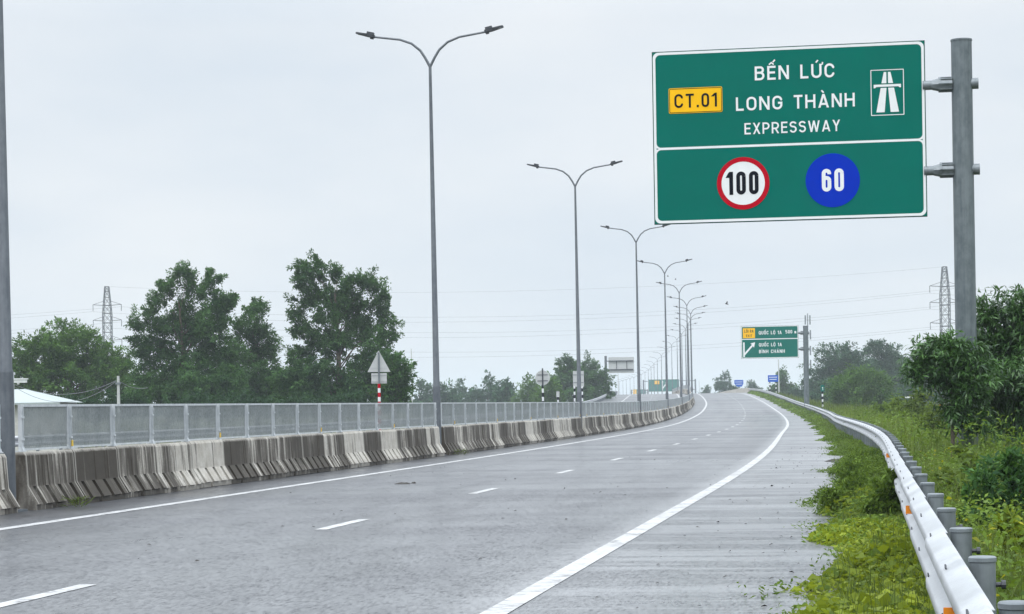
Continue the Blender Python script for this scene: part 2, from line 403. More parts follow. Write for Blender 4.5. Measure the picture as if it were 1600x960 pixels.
def stations(d0, d1):
    ds = [d0]
    while ds[-1] < d1: ds.append(ds[-1] + (2.0 if ds[-1] < 60 else 4.0 if ds[-1] < 300 else 10.0))
    ds[-1] = d1
    return ds
def ribbon(name, d0, d1, offs, mat, dz=0.0):
    """Sheet following the alignment. offs = [(o, dz)...]; UV = metres across, along."""
    ds = stations(d0, d1); n = len(offs)
    vs = [at(d, o(d) if callable(o) else o, z + dz) for d in ds for o, z in offs]
    fs = [(i * n + k, i * n + k + 1, (i + 1) * n + k + 1, (i + 1) * n + k) for i in range(len(ds) - 1) for k in range(n - 1)]
    me = bpy.data.meshes.new(name); me.from_pydata([tuple(v) for v in vs], [], fs); me.materials.append(mat)
    uv = me.uv_layers.new(name='UVMap')
    for p in me.polygons:
        for li, vi in zip(p.loop_indices, p.vertices):
            i, k = divmod(vi, n); o = offs[k][0]; uv.data[li].uv = (o if not callable(o) else o(ds[i]), ds[i])
    me.update(); me.shade_smooth()
    return me

# ------------------------------------------------------------------ setting: ground, road, markings
def terrain():
    me = bpy.data.meshes.new('ground')
    s = 5000.0
    me.from_pydata([(-s, -400, -0.6), (s, -400, -0.6), (s, 2 * s, -0.6), (-s, 2 * s, -0.6)], [], [(0, 1, 2, 3)]); me.materials.append(M['ground'])
    tag(link('ground', me), kind='structure')
    tag(link('embankment', ribbon('embankment', -20, 1490, [(-40, -0.0), (-16, -0.5), (-13.5, -0.05), (0, -0.05), (12.0, -0.05), (13.5, -0.08), (17, -0.45), (40, 0)], M['ground'])), kind='structure')
    # outer rows of the embankment meet the plain
    e = COL.objects['embankment'].data; n = 8
    for v in e.vertices:
        k = v.index % n
        if k in (0, 7): v.co.z = -0.62
        if k == 1: v.co.z = max(-0.55, v.co.z - 1.0)
        if k == 6: v.co.z = v.co.z * 0.6 - 0.05 if v.co.z > 0 else v.co.z
    tag(link('road', ribbon('road', -20, 1490, [(-12.9, 0), (-6, 0), (0, 0), (O_L, 0), (O_D, 0), (O_R, 0), (12.0, 0)], M['road'])), kind='structure')
    for nm, o, wd in (('edge_line', O_L, .20), ('edge_line', O_R, .19), ('edge_line', -O_L, .20), ('edge_line', -O_R, .2)):
        tag(link(nm, ribbon(nm, -15, 1400, [(o - wd / 2, .004), (o + wd / 2, .004)], M['white_line'])), kind='structure')
    mb_v, mb_f, uvs = [], [], []
    for side in (O_D, -O_D):
        d = 16.8 - 30
        while d < 700:
            for j in range(2):
                for e_ in (-.075, .075):
                    mb_v.append(tuple(at(d + 2.3 * j, side + e_, .004))); uvs.append((side + e_, d + 2.3 * j))
            b = len(mb_v) - 4; mb_f.append((b, b + 1, b + 3, b + 2)); d += 10.0
    me = bpy.data.meshes.new('lane_line'); me.from_pydata(mb_v, [], mb_f); me.materials.append(M['white_line'])
    u = me.uv_layers.new(name='UVMap')
    for p in me.polygons:
        for li, vi in zip(p.loop_indices, p.vertices): u.data[li].uv = uvs[vi]
    tag(link('lane_line', me), kind='structure')
terrain()

# ------------------------------------------------------------------ lamp posts
POLES = [32.0] + [64.5 + 36 * k for k in range(0, 30)]
HJ = 11.25
ARM = [(0, 0), (.06, .12), (.14, .27), (.28, .49), (.53, .70), (.87, .83), (1.25, .885), (1.66, .945)]
def lamp_proto():
    r = empty('street_lamp')
    m = MB(); m.tube([(0, 0, 0), (0, 0, 2.0), (0, 0, 2.01), (0, 0, 2.05), (0, 0, HJ + .03)], [.115, .112, .112, .096, .042], 12)
    m.box((0, 0, .015), (.42, .42, .03)); m.build('pole', M['lamp_steel'], r, 40)
    for s in (-1, 1):
        m = MB(); m.tube([(s * a, 0, HJ + b) for a, b in ARM], [.040, .040, .038, .037, .035, .033, .031, .030], 8)
        m.build('arm', M['lamp_steel'], r, 40)
        m = MB()     # flat lantern head: driver box near the arm, thin LED tray beyond
        mt = Matrix.Rotation(-s * math.atan2(.12, .52), 4, 'Y')
        base = Vector((s * 1.62, 0, HJ + .945))
        def L(x, y, z): return base + mt @ Vector((s * x, y, z))
        poly = [(0, .07), (.06, .10), (.22, .11), (.30, .15), (.50, .13), (.56, .08)]
        top = [L(a, -b, .045 if a < .3 else .03) for a, b in poly] + [L(a, b, .045 if a < .3 else .03) for a, b in reversed(poly)]
        bot = [L(a, -b, -.035 if a < .3 else -.012) for a, b in poly] + [L(a, b, -.035 if a < .3 else -.012) for a, b in reversed(poly)]
        n = len(top); m.add(top + bot, [tuple(range(n)), tuple(range(2 * n - 1, n - 1, -1))] + [(i, i + n, (i + 1) % n + n, (i + 1) % n) for i in range(n)])
        m.box(base + mt @ Vector((s * .14, 0, .075)), (.20, .15, .07), 0, mt); m.box(base + mt @ Vector((s * .07, 0, -.055)), (.09, .10, .05), 0, mt)
        l = m.build('lantern', M['dark'], r)
        g = MB(); g.box(base + mt @ Vector((s * .42, 0, -.018)), (.18, .20, .008), 0, mt); g.build('lamp_glass', M['glass'], l)
    return r
proto = lamp_proto()
ORD = ['first', 'second', 'third', 'fourth', 'fifth', 'sixth', 'seventh', 'eighth', 'ninth', 'tenth', 'eleventh', 'twelfth', 'thirteenth', 'fourteenth', 'fifteenth', 'sixteenth']
far_me = None
for i, d in enumerate(POLES):
    if i <= 13:
        o = proto if i == 0 else copy_tree(proto)
    else:
        if far_me is None:
            m = MB(); m.tube([(0, 0, 0), (0, 0, HJ)], [.11, .05], 6)
            for s in (-1, 1):
                m.tube([(s * a, 0, HJ + b) for a, b in ARM], .04, 5); m.box((s * 1.9, 0, HJ + 1.0), (.56, .24, .07))
            far_me = m.mesh('street_lamp_far', M['lamp_steel'])
        o = link('street_lamp', far_me)
    o.location = at(d, 0, 0); o.rotation_euler = (0, -.004, -HEAD(d))
    if i == 0: lb = 'thick grey lamp pole cut off by the left edge of the photo'
    elif i == 1: lb = 'tallest complete double-arm street lamp, between big leafy trees and round sign'
    elif i == 2: lb = 'double-arm street lamp in front of the dark tree, third from left'
    elif i == 3: lb = 'double-arm street lamp whose right arm touches the big green sign'
    elif i < 14: lb = f'double-arm street lamp in the median, {ORD[i]} along the row from the camera'
    else: lb = 'tiny distant double-arm street lamp far down the road past the crest'
    tag(o, lb, 'street lamp', 'double-arm street lamps along the median')

# ------------------------------------------------------------------ median barriers and anti-glare fence
PROF = [(.262, 0), (.262, .085), (.298, .096), (.145, .345), (.1425, .35), (.134, .375), (.105, .80), (.075, .85)]      # half profile: o, z
PLINTH = .085
def barrier_mesh(name, L, seed, end0=False):
    r = random.Random(seed)
    def prof(slot, gap, bulge=0.0):
        low = slot == 2
        p = []
        for (o, z) in PROF: p.append([o, z])
        for q in p[5:]: q[0] += bulge
        if slot:
            p[2] = [.0, .092]; p[3] = [.0, .335]
            if low: k_ = (.21 - .096) / (.345 - .096); p[3] = [.298 + (.145 - .298) * k_ , .21]; p[2] = [p[3][0] - .02, .20]; p[2] = [.04, .092]; p[3] = [.04, .20]; p[4] = [.298 + (.145 - .298) * k_, .215]
        if gap: p[0][0] = .10; p[1][0] = .10
        full = [(a, b) for a, b in p] + [(-a, b) for a, b in reversed(p)]
        return full
    st = [(0.0, False, False, -.012), (.012, False, False, .004)]
    n = 4; step = L / n
    ridge = sorted(r.uniform(.3, L - .3) for _ in range(3))
    for k in range(n):
        a = (k + .5) * step - .07; b = a + .14
        gap = (k == 1)
        for q in ridge:
            if st[-1][0] < q - .02 and q + .03 < a:
                st += [(q - .018, False, False, .004), (q, False, False, .014), (q + .02, False, False, .004)]
        st += [(a, False, False, .004), (a, 1, gap, .004), (b, 1, gap, .004), (b, False, False, .004)]
    st += [(L - .012, False, False, .004), (L, False, False, -.012)]
    m = MB(); vs = []; npf = 16
    for (s, sl_, gp, bu) in st: vs += [(s, o, z) for o, z in prof(sl_, gp, bu)]
    fs = []
    for i in range(len(st) - 1):
        for k in range(npf - 1): fs.append((i * npf + k, (i + 1) * npf + k, (i + 1) * npf + k + 1, i * npf + k + 1))
    fs.append(tuple(range(npf))); fs.append(tuple(range((len(st) - 1) * npf + npf - 1, (len(st) - 1) * npf - 1, -1)))
    m.add(vs, fs); me = m.mesh(name, M['concrete']); fix_normals(me); return me
UNIT = 2.05
BM = [barrier_mesh('barrier_unit', UNIT, s) for s in range(5)]

def fence_post_mesh():
    m = MB()
    for s in (-1, 1): m.box((s * .026, -.01, .345), (.020, .06, .69))
    m.box((0, 0, .345), (.05, .014, .69)); m.box((0, 0, .008), (.16, .12, .016))
    m.add([(-.05, -.055, .016), (.05, -.055, .016), (.05, -.02, .12), (-.05, -.02, .12)], [(0, 1, 2, 3)])
    for z in (.18, .5): m.box((0, -.035, z), (.085, .03, .03))
    return m.mesh('fence_post', M['galv_light'])
def fence_panel_mesh(L):
    m = MB()
    m.box((L / 2, 0, .672), (L, .034, .036)); m.box((L / 2, 0, .030), (L, .030, .03))
    for x in (.015, L - .015): m.box((x, 0, .365), (.03, .028, .588))
    m.add([(.03, 0, .045), (L - .03, 0, .045), (L - .03, 0, .66), (.03, 0, .66)], [(0, 1, 2, 3)], 1)
    return m.mesh('mesh_panel', [M['galv_light'], M['mesh']])
FP, FM = fence_post_mesh(), fence_panel_mesh(1.93)
REF = MB(); REF.box((0, -.055, .09), (.06, .012, .09)); REFM = REF.mesh('reflector', M['amber'])

RUNS = [(POLES[0] - 12.0, POLES[0])] + [(POLES[k], POLES[k + 1]) for k in range(0, 13)]
for ri, (a, b) in enumerate(RUNS):
    if ri == 0: lb = 'stained concrete median barrier run ending at left edge lamp pole'; fl = 'grey mesh fence run ending at left edge lamp pole'
    else:
        wh = f'between the {ORD[ri - 1]} and {ORD[ri]} street lamps'
        lb = 'weathered concrete median barrier run ' + wh; fl = 'grey mesh anti-glare fence run on barrier ' + wh
    root = tag(empty('concrete_barrier', at(a, 0), 0), lb, 'concrete barrier', 'concrete barrier runs in the median')
    froot = tag(empty('mesh_fence', at(a, 0, .85), 0), fl, 'fence', 'mesh fence runs on the median barrier')
    ga, gb = a + .42, b - .30
    n = int(round((gb - ga) / UNIT)); step = (gb - ga) / n
    r = random.Random(ri * 13 + 1)
    for k in range(n):
        d = ga + k * step; p = at(d, 0, 0) + Vector((0, 0, r.uniform(-.012, .012))); q = at(d + step, 0, 0)
        o = link('barrier_unit', BM[r.randrange(5)], root); dv = q - at(d, 0, 0)
        o.matrix_local = Matrix.Translation(p - root.location) @ Matrix.Rotation(r.uniform(-.003, .003), 4, 'Z') @ Matrix.Translation((0, r.uniform(-.022, .022), 0)) @ dv.to_track_quat('X', 'Z').to_matrix().to_4x4() @ Matrix.Scale(dv.length / UNIT * .990, 4, (1, 0, 0))
    for k in range(n + 1):
        d = ga + .08 + k * (gb - ga - .16) / n; p = at(d, 0, .85); dv = at(d + 1, 0, .85) - p
        rot = dv.to_track_quat('X', 'Z').to_matrix().to_4x4()
        lean = Matrix.Rotation(r.uniform(-.012, .012), 4, 'X')
        o = link('fence_post', FP, froot); o.matrix_local = Matrix.Translation(p - froot.location) @ rot @ lean
        if k % 4 == 1 and ri < 6:
            e = link('reflector', REFM, o)
        if k < n:
            o = link('mesh_panel', FM, froot); o.matrix_local = Matrix.Translation(p - froot.location) @ rot @ lean @ Matrix.Translation((.04, 0, 0)) @ Matrix.Scale(((gb - ga - .16) / n - .08) / 1.93, 4, (1, 0, 0))

# ------------------------------------------------------------------ guard rails
def w_beam(name, L, mat, bolts=True):
    # closed W profile, ridges towards -y (the road); top of beam at z=.75
    zc = .595
    prof = [(-.002, .157), (-.012, .155), (-.078, .122), (-.085, .114), (-.086, .076), (-.080, .066), (-.016, .020), (-.008, .010), (-.007, 0)]
    pr = [(y, z) for y, z in prof] + [(y, -z) for y, z in reversed(prof[:-1])]
    th = .006
    loop = [(y, zc + z) for y, z in pr] + [(y + th * 1.6, zc + z * .985) for y, z in reversed(pr)]
    n = len(loop); m = MB()
    st = [(0, 0.0), (L + .16, -.014)]
    vs = [(x, y + dy, zc + (z - zc) * (1.03 if dy else 1)) for x, dy in st for y, z in loop]
    fs = [(k, n + k, n + (k + 1) % n, (k + 1) % n) for k in range(n)]
    h = len(pr)
    for e in (0, n):
        for k in range(h - 1): fs.append((e + k, e + k + 1, e + n - 2 - k, e + n - 1 - k) if e == 0 else (e + k, e + n - 1 - k, e + n - 2 - k, e + k + 1))
    m.add(vs, fs)
    if bolts:
        for bx in (.08, 2.02):
            for dz in (-.060, .135):
                for s in (-.022, .022):
                    m.tube([(bx + s - .014, -.088 if dz < 0 else -.0735, zc + dz), (bx + s + .014, -.088 if dz < 0 else -.0735, zc + dz + .010)], .0042, 6, 1)
    me = m.mesh(name, [mat, M['dark']]); fix_normals(me); me.shade_smooth(); me.set_sharp_from_angle(angle=R_(48)); return me
BEAM = w_beam('rail_beam', 4.0, M['rail'])
def rail_post_mesh():
    m = MB(); m.tube([(0, 0, -.3), (0, 0, .75)], .052, 20)
    m.tube([(0, 0, .752), (0, 0, .768), (0, 0, .773), (0, 0, .775)], [.0555, .0555, .050, .02], 24, 0)
    m.box((0, -.052, .60), (.07, .03, .14)); m.tube([(0, .045, .66), (0, .072, .66), (0, .073, .66), (0, .090, .66)], [.010, .010, .018, .018], 8, 2)
    return m.mesh('rail_post', [M['galv'], M['galv_light'], M['dark']], 40)
RPM = rail_post_mesh()
RR = MB(); RR.box((0, -.062, .600), (.012, .085, .060)); RRM = RR.mesh('reflector', M['orange'])

def guard_rail(d0, d1, o, label, side=1, post_max=100, refl=(), base=0.0):
    root = tag(empty('guard_rail', at(d0, o), 0), label, 'guard rail')
    L = 0; d = d0; k = 0; npost = 0
    farp = MB()
    while d < d1:
        p = at(d, o, base); q = at(d + 4.0, o, base); dv = q - p
        rot = dv.to_track_quat('X', 'Z').to_matrix().to_4x4()
        if side < 0: rot = rot @ Matrix.Scale(-1, 4, (0, 1, 0))
        # local +y is left of travel; beam ridges must face the road
        flip = Matrix.Scale(-1, 4, (0, 1, 0))
        T = Matrix.Translation(p - root.location) @ rot @ flip
        b = link('rail_beam', BEAM, root); b.matrix_local = T
        if k in refl:
            e = link('reflector', RRM, b); e.location = (1.4, 0, 0)
        for j in (0, 2):
            pt = at(d + j + .04, o, base)
            if npost < post_max:
                c = link('rail_post', RPM, root); c.matrix_local = Matrix.Translation(pt - root.location) @ rot @ flip @ Matrix.Translation((0, .072, 0))
                npost += 1
            else:
                pp = T @ Vector((j + .04, .118, 0)); farp.tube([pp + Vector((0, 0, -.3)), pp + Vector((0, 0, .75))], .057, 6)
        d += 4.0; k += 1
    if farp.v:
        tag(farp.build('rail_post', M['galv'], root), kind='stuff')
    return root
guard_rail(0.82, 400, O_RAIL, 'white corrugated guard rail curving along the right road edge', 1, 100, (2, 4, 8))
guard_rail(20, 470, O_OPP, 'guard rail on the far side of the opposite carriageway', -1, 90)

def parapet(d0, d1, o, h, t, label):
    ds = list(np.arange(d0, d1, 6.0)) + [d1]; m = MB(); vs = []
    for d in ds: vs += [at(d, o - t / 2, -.1), at(d, o - t * .3, h), at(d, o + t * .3, h), at(d, o + t / 2, -.1)]
    fs = [(0, 1, 2, 3), tuple(4 * (len(ds) - 1) + k for k in (3, 2, 1, 0))]
    for i in range(len(ds) - 1):
        for k in range(4): fs.append((4 * i + k, 4 * i + (k + 1) % 4, 4 * i + 4 + (k + 1) % 4, 4 * i + 4 + k))
    m.add(vs, fs); me = m.mesh('bridge_parapet', M['concrete']); fix_normals(me)
    return tag(link('bridge_parapet', me), label, 'parapet')
parapet(400, 520, O_RAIL, .85, .35, 'pale concrete bridge parapet at the crest on the right')
parapet(262, 470, O_OPP - .35, .50, .3, 'low concrete wall under the guard rail beyond the median')

# ------------------------------------------------------------------ text and signs
def _arc(cx, cy, rx, ry, a0, a1, n=9):
    return [(cx + rx * math.cos(R_(a0 + (a1 - a0) * k / n)), cy + ry * math.sin(R_(a0 + (a1 - a0) * k / n))) for k in range(n + 1)]
def glyph(c, T, k):
    """Road-sign lettering drawn as strokes: returns (width, polylines, diagonals) for capitals one unit high, widths scaled by k."""
    h = T / 2
    W = dict(B=.58, E=.50, N=.62, L=.47, U=.60, C=.58, O=.60, G=.60, T=.54, H=.62, A=.66, X=.60, P=.56, R=.58, S=.56, W=.92, Y=.60, Q=.60, I=T / k, M=.76, m=.62, D=.6)
    for q in '0123456789': W[q] = .50
    W['1'] = .34; W['.'] = T / k * 1.15; W[' '] = .36
    w = W[c] * k; P, D = [], []
    a, b = h, w - h
    r = min(.27, (w - T) / 2)
    loop = lambda y0, y1, rr=r: _arc(b - rr, y1 - rr, rr, rr, 0, 90, 6) + _arc(a + rr, y1 - rr, rr, rr, 90, 180, 6) + _arc(a + rr, y0 + rr, rr, rr, 180, 270, 6) + _arc(b - rr, y0 + rr, rr, rr, 270, 360, 6) + [(b, y1 - rr)]
    if c in '0OQ': P += [loop(h, 1 - h)]
    if c == 'Q': D += [(w * .58, .26, w * .98, -.04)]
    if c in 'BPREHLN': P += [[(a, 0), (a, 1)]]
    if c == 'B':
        r1, r2 = .5 * (.46 - h), .5 * (.54 - h)
        P += [[(0, 1 - h), (b - r1 - .03, 1 - h)] + _arc(b - r1 - .03, .54 + r1, r1, r1, 90, -90) + [(0, .54)], [(0, .54), (b - r2, .54)] + _arc(b - r2, h + r2, r2, r2, 90, -90) + [(0, h)]]
    if c in 'PR':
        r1 = .5 * (.56 - h); P += [[(0, 1 - h), (b - r1, 1 - h)] + _arc(b - r1, .44 + r1, r1, r1, 90, -90) + [(0, .44)]]
    if c == 'R': D += [(w * .50, .45, b, 0)]
    if c == 'E': P += [[(0, 1 - h), (w, 1 - h)], [(0, .52), (w * .92, .52)], [(0, h), (w, h)]]
    if c == 'L': P += [[(0, h), (w, h)]]
    if c == 'H': P += [[(b, 0), (b, 1)], [(a, .52), (b, .52)]]
    if c == 'N': P += [[(b, 0), (b, 1)]]; D += [(a, 1, b, 0)]
    if c == 'M': P += [[(a, 0), (a, 1)], [(b, 0), (b, 1)]]; D += [(a, 1, w / 2, .25), (b, 1, w / 2, .25)]
    if c == 'U': P += [[(a, 1)] + [(a, h + r)] + _arc(a + r, h + r, r, r, 180, 270) + _arc(b - r, h + r, r, r, 270, 360) + [(b, 1)]]
    if c in 'CG':
        P += [[(b, .70), (b, 1 - h - r)] + _arc(b - r, 1 - h - r, r, r, 0, 90)[1:] + _arc(a + r, 1 - h - r, r, r, 90, 180) + _arc(a + r, h + r, r, r, 180, 270) + _arc(b - r, h + r, r, r, 270, 360) + ([(b, .30)] if c == 'C' else [(b, .48), (w * .56, .48)])]
    if c == 'T': P += [[(0, 1 - h), (w, 1 - h)], [(w / 2, 0), (w / 2, 1 - h)]]
    if c == 'A': t = h * 1.05; D += [(t, 0, w / 2, 1), (w - t, 0, w / 2, 1)]; P += [[(w * .25, .27), (w * .75, .27)]]
    if c == 'X': D += [(h * 1.2, 0, w - h * 1.2, 1), (h * 1.2, 1, w - h * 1.2, 0)]
    if c == 'Y': D += [(h * 1.1, 1, w / 2, .44), (w - h * 1.1, 1, w / 2, .44)]; P += [[(w / 2, 0), (w / 2, .47)]]
    if c == 'W': t = h * 1.05; D += [(t, 1, w * .28, 0), (w * .28, 0, w * .5, 1), (w * .5, 1, w * .72, 0), (w * .72, 0, w - t, 1)]
    if c == 'I': P += [[(w / 2, 0), (w / 2, 1)]]
    if c == 'S':
        rx = w / 2 - h; P += [_arc(w / 2, .735, rx, .265 - h, 15, 270, 14) + _arc(w / 2, (.535 - h * .9 + h) / 2, rx, (.535 - h * 1.9) / 2 + h * .0, 90, -165, 14)[1:]]
        y1 = .735 - (.265 - h); P[-1] = _arc(w / 2, .735, rx, .265 - h, 15, 270, 14) + _arc(w / 2, (y1 + h) / 2, rx, (y1 - h) / 2, 90, -165, 14)[1:]
    if c == '1': P += [[(b, 0), (b, 1)]]; D += [(h * .6, .74, b - h * .2, .97)]
    if c == '6':
        P += [loop(h, .60, min(r, .25)), [(b, .76), (b, 1 - h - r)] + _arc(b - r, 1 - h - r, r, r, 0, 90)[1:] + _arc(a + r, 1 - h - r, r, r, 90, 180) + [(a, h + .2)]]
    if c == '5': P += [[(w * .95, 1 - h), (a, 1 - h)], [(a, 1), (a, .50)], [(a, .57), (b - r, .57)] + _arc(b - r, .57 - r, r, r, 90, 0)[1:] + _arc(b - r, h + r, r, r, 0, -90) + _arc(a + r, h + r, r, r, 270, 190)]
    if c == '.': P += [[(w / 2, 0), (w / 2, T * 1.15)]]
    if c == 'm':
        P += [[(a, 0), (a, .62)], [(w / 2, 0), (w / 2, .56)], [(b, 0), (b, .45), (b - .08, .58), (a, .58)]]
    return w, P, D
_MARK = {'Ế': ('E', '^/'), 'Ứ': ('U', "'/"), 'À': ('A', 'g'), 'Ố': ('O', '^/'), 'Ộ': ('O', '^.'), 'Ì': ('I', 'g'), 'Á': ('A', '/')}
def lettering(body, x0, x1, zb, cap, y, mat, parent, T=.15):
    """One word: strokes between local x0..x1, baseline zb, on the plane y (front = -y)."""
    chars = [_MARK.get(c, (c, '')) for c in body]; aspect = (x1 - x0) / cap
    gap = .17; k = 1.0
    for _ in range(30):
        tot = sum(glyph(c, T, k)[0] for c, _m in chars) + gap * (len(chars) - 1)
        k *= (aspect / tot) ** .5; gap *= (aspect / tot) ** .5
    mb = MB(); cx = 0.0; lay = [0]
    def put(poly):
        yy = y - .0004 * (lay[0] % 6); lay[0] += 1
        n = len(poly); mb.add([(x0 + (cx + p[0]) * cap, yy, zb + p[1] * cap) for p in poly], [tuple(range(n))])
    def ribbon_(pl, t):
        L_, R__ = [], []
        for i, p in enumerate(pl):
            def nn(q, r_):
                dx, dz = r_[0] - q[0], r_[1] - q[1]; l = math.hypot(dx, dz) or 1e-6; return (-dz / l, dx / l)
            if i == 0: m = nn(pl[0], pl[1])
            elif i == len(pl) - 1: m = nn(pl[-2], pl[-1])
            else:
                n1, n2 = nn(pl[i - 1], p), nn(p, pl[i + 1]); d_ = max(.35, 1 + n1[0] * n2[0] + n1[1] * n2[1]); m = ((n1[0] + n2[0]) / d_, (n1[1] + n2[1]) / d_)
            L_.append((p[0] + m[0] * t / 2, p[1] + m[1] * t / 2)); R__.append((p[0] - m[0] * t / 2, p[1] - m[1] * t / 2))
        yy = y - .0004 * (lay[0] % 6); lay[0] += 1; n = len(pl)
        mb.add([(x0 + (cx + p[0]) * cap, yy, zb + p[1] * cap) for p in L_ + R__], [(i, i + 1, n + i + 1, n + i) for i in range(n - 1)])
    for c, mk in chars:
        w, P, D = glyph(c, T, k)
        for pl in P:
            pl = [p for i, p in enumerate(pl) if i == 0 or math.hypot(p[0] - pl[i - 1][0], p[1] - pl[i - 1][1]) > 1e-4]
            ribbon_(pl, T)
        for (ax, ay, bx_, by) in D:
            t = T * min(2.2, math.hypot(bx_ - ax, by - ay) / max(1e-3, abs(by - ay))) / 2
            put([(ax - t, ay), (ax + t, ay), (bx_ + t, by), (bx_ - t, by)])
        u = T * .62; m_ = w / 2
        for q in mk:
            if q == '^': ribbon_([(m_ - .17, 1.09), (m_, 1.23), (m_ + .17, 1.09)], u)
            if q == '/':
                o_ = (.14, .16) if '^' in mk else (0, 0)
                ribbon_([(m_ - .03 + o_[0], 1.10 + o_[1]), (m_ + .12 + o_[0], 1.27 + o_[1])], u * 1.1)
            if q == 'g': ribbon_([(m_ - .14, 1.27), (m_ + .02, 1.09)], u * 1.2)
            if q == '.': ribbon_([(m_, -.22), (m_, -.09)], u * 1.5)
            if q == "'": ribbon_([(w - T / 2, .93), (w + .06, .97), (w + .08, 1.12)], u)
        cx += w + gap
    return mb.build('lettering', mat, parent)
def text_part(name, body, x0, x1, zb, caph, y, mat, parent, bold=0, T=.15):
    """A line of words; each word is a part of its own."""
    words = body.split(' '); n = sum(len(q) for q in words); gaps = len(words) - 1
    unitw = (x1 - x0) / (n + gaps * .55); x = x0
    # narrow letters take less room
    wt = lambda q: sum({'I': .42, '1': .72, '.': .5, 'W': 1.5, 'M': 1.25, 'L': .88, 'E': .9}.get(_MARK.get(c, (c, ''))[0], 1.0) for c in q)
    tot = sum(wt(q) for q in words) + gaps * .75; uw = (x1 - x0) / tot
    for q in words:
        wq = wt(q) * uw; lettering(q, x, x + wq - (.16 * uw if len(words) > 1 else 0), zb, caph, y, mat, parent, T); x += wq + .75 * uw
def rrect(x0, x1, z0, z1, r, n=6):
    pts = []
    for cx, cz, a0 in ((x1 - r, z0 + r, -90), (x1 - r, z1 - r, 0), (x0 + r, z1 - r, 90), (x0 + r, z0 + r, 180)):
        for k in range(n + 1):
            a = R_(a0 + 90 * k / n); pts.append((cx + r * math.cos(a), cz + r * math.sin(a)))
    return pts
def flat(m, poly, y, mi=0): m.add([(x, y, z) for x, z in poly], [tuple(range(len(poly)))], mi)
def ring(m, cx, cz, r0, r1, y, mi=0, n=48):
    vs = [(cx + r * math.cos(2 * math.pi * k / n), y, cz + r * math.sin(2 * math.pi * k / n)) for r in (r0, r1) for k in range(n)]
    m.add(vs, [(k, (k + 1) % n, n + (k + 1) % n, n + k) for k in range(n)], mi)
def disc(cx, cz, r, n=48): return [(cx + r * math.cos(2 * math.pi * k / n), cz + r * math.sin(2 * math.pi * k / n)) for k in range(n)]
def outline(m, outer, inner, y, mi=0):
    n = len(outer); m.add([(x, y, z) for x, z in outer + inner], [(k, (k + 1) % n, n + (k + 1) % n, n + k) for k in range(n)], mi)

def gantry_post(root, h, r, levels, xr):
    m = MB(); m.tube([(0, 0, -.6), (0, 0, h)], [r, r * .97], 28); m.tube([(0, 0, h), (0, 0, h + .03)], [r * 1.02, r * 1.0], 28)
    m.build('post', M['post_steel'], root, 40)
    for z in levels:
        m = MB()
        m.tube([(-r * .5, 0, z), (-xr - .05, 0, z)], .085 * r / .19, 14)
        m.tube([(-r * .9, 0, z), (-r * .98 - .22, 0, z), (-xr + .12, 0, z)], [r * .62, r * .62, .09 * r / .19], 8)
        m.tube([(-r * .98 - .19, 0, z), (-r * .98 - .23, 0, z)], r * .72, 8)
        for a in range(8):
            c, s = math.cos(a * math.pi / 4), math.sin(a * math.pi / 4)
            m.tube([(-r * .9, c * r * .66, z + s * r * .66), (-r - .22, c * r * .66, z + s * r * .66)], .016, 5)
        m.build('bracket', M['dark'] if r < .1 else M['galv'], root, 30)
        m = MB(); m.tube([(r * .6, 0, z), (r + .10, 0, z)], .10 * r / .19, 14); m.build('pipe_end', M['galv'], root, 40)
        m = MB(); m.box((-xr - 2.4, .13, z), (4.9, .12, .12)); m.build('beam', M['galv'], root)

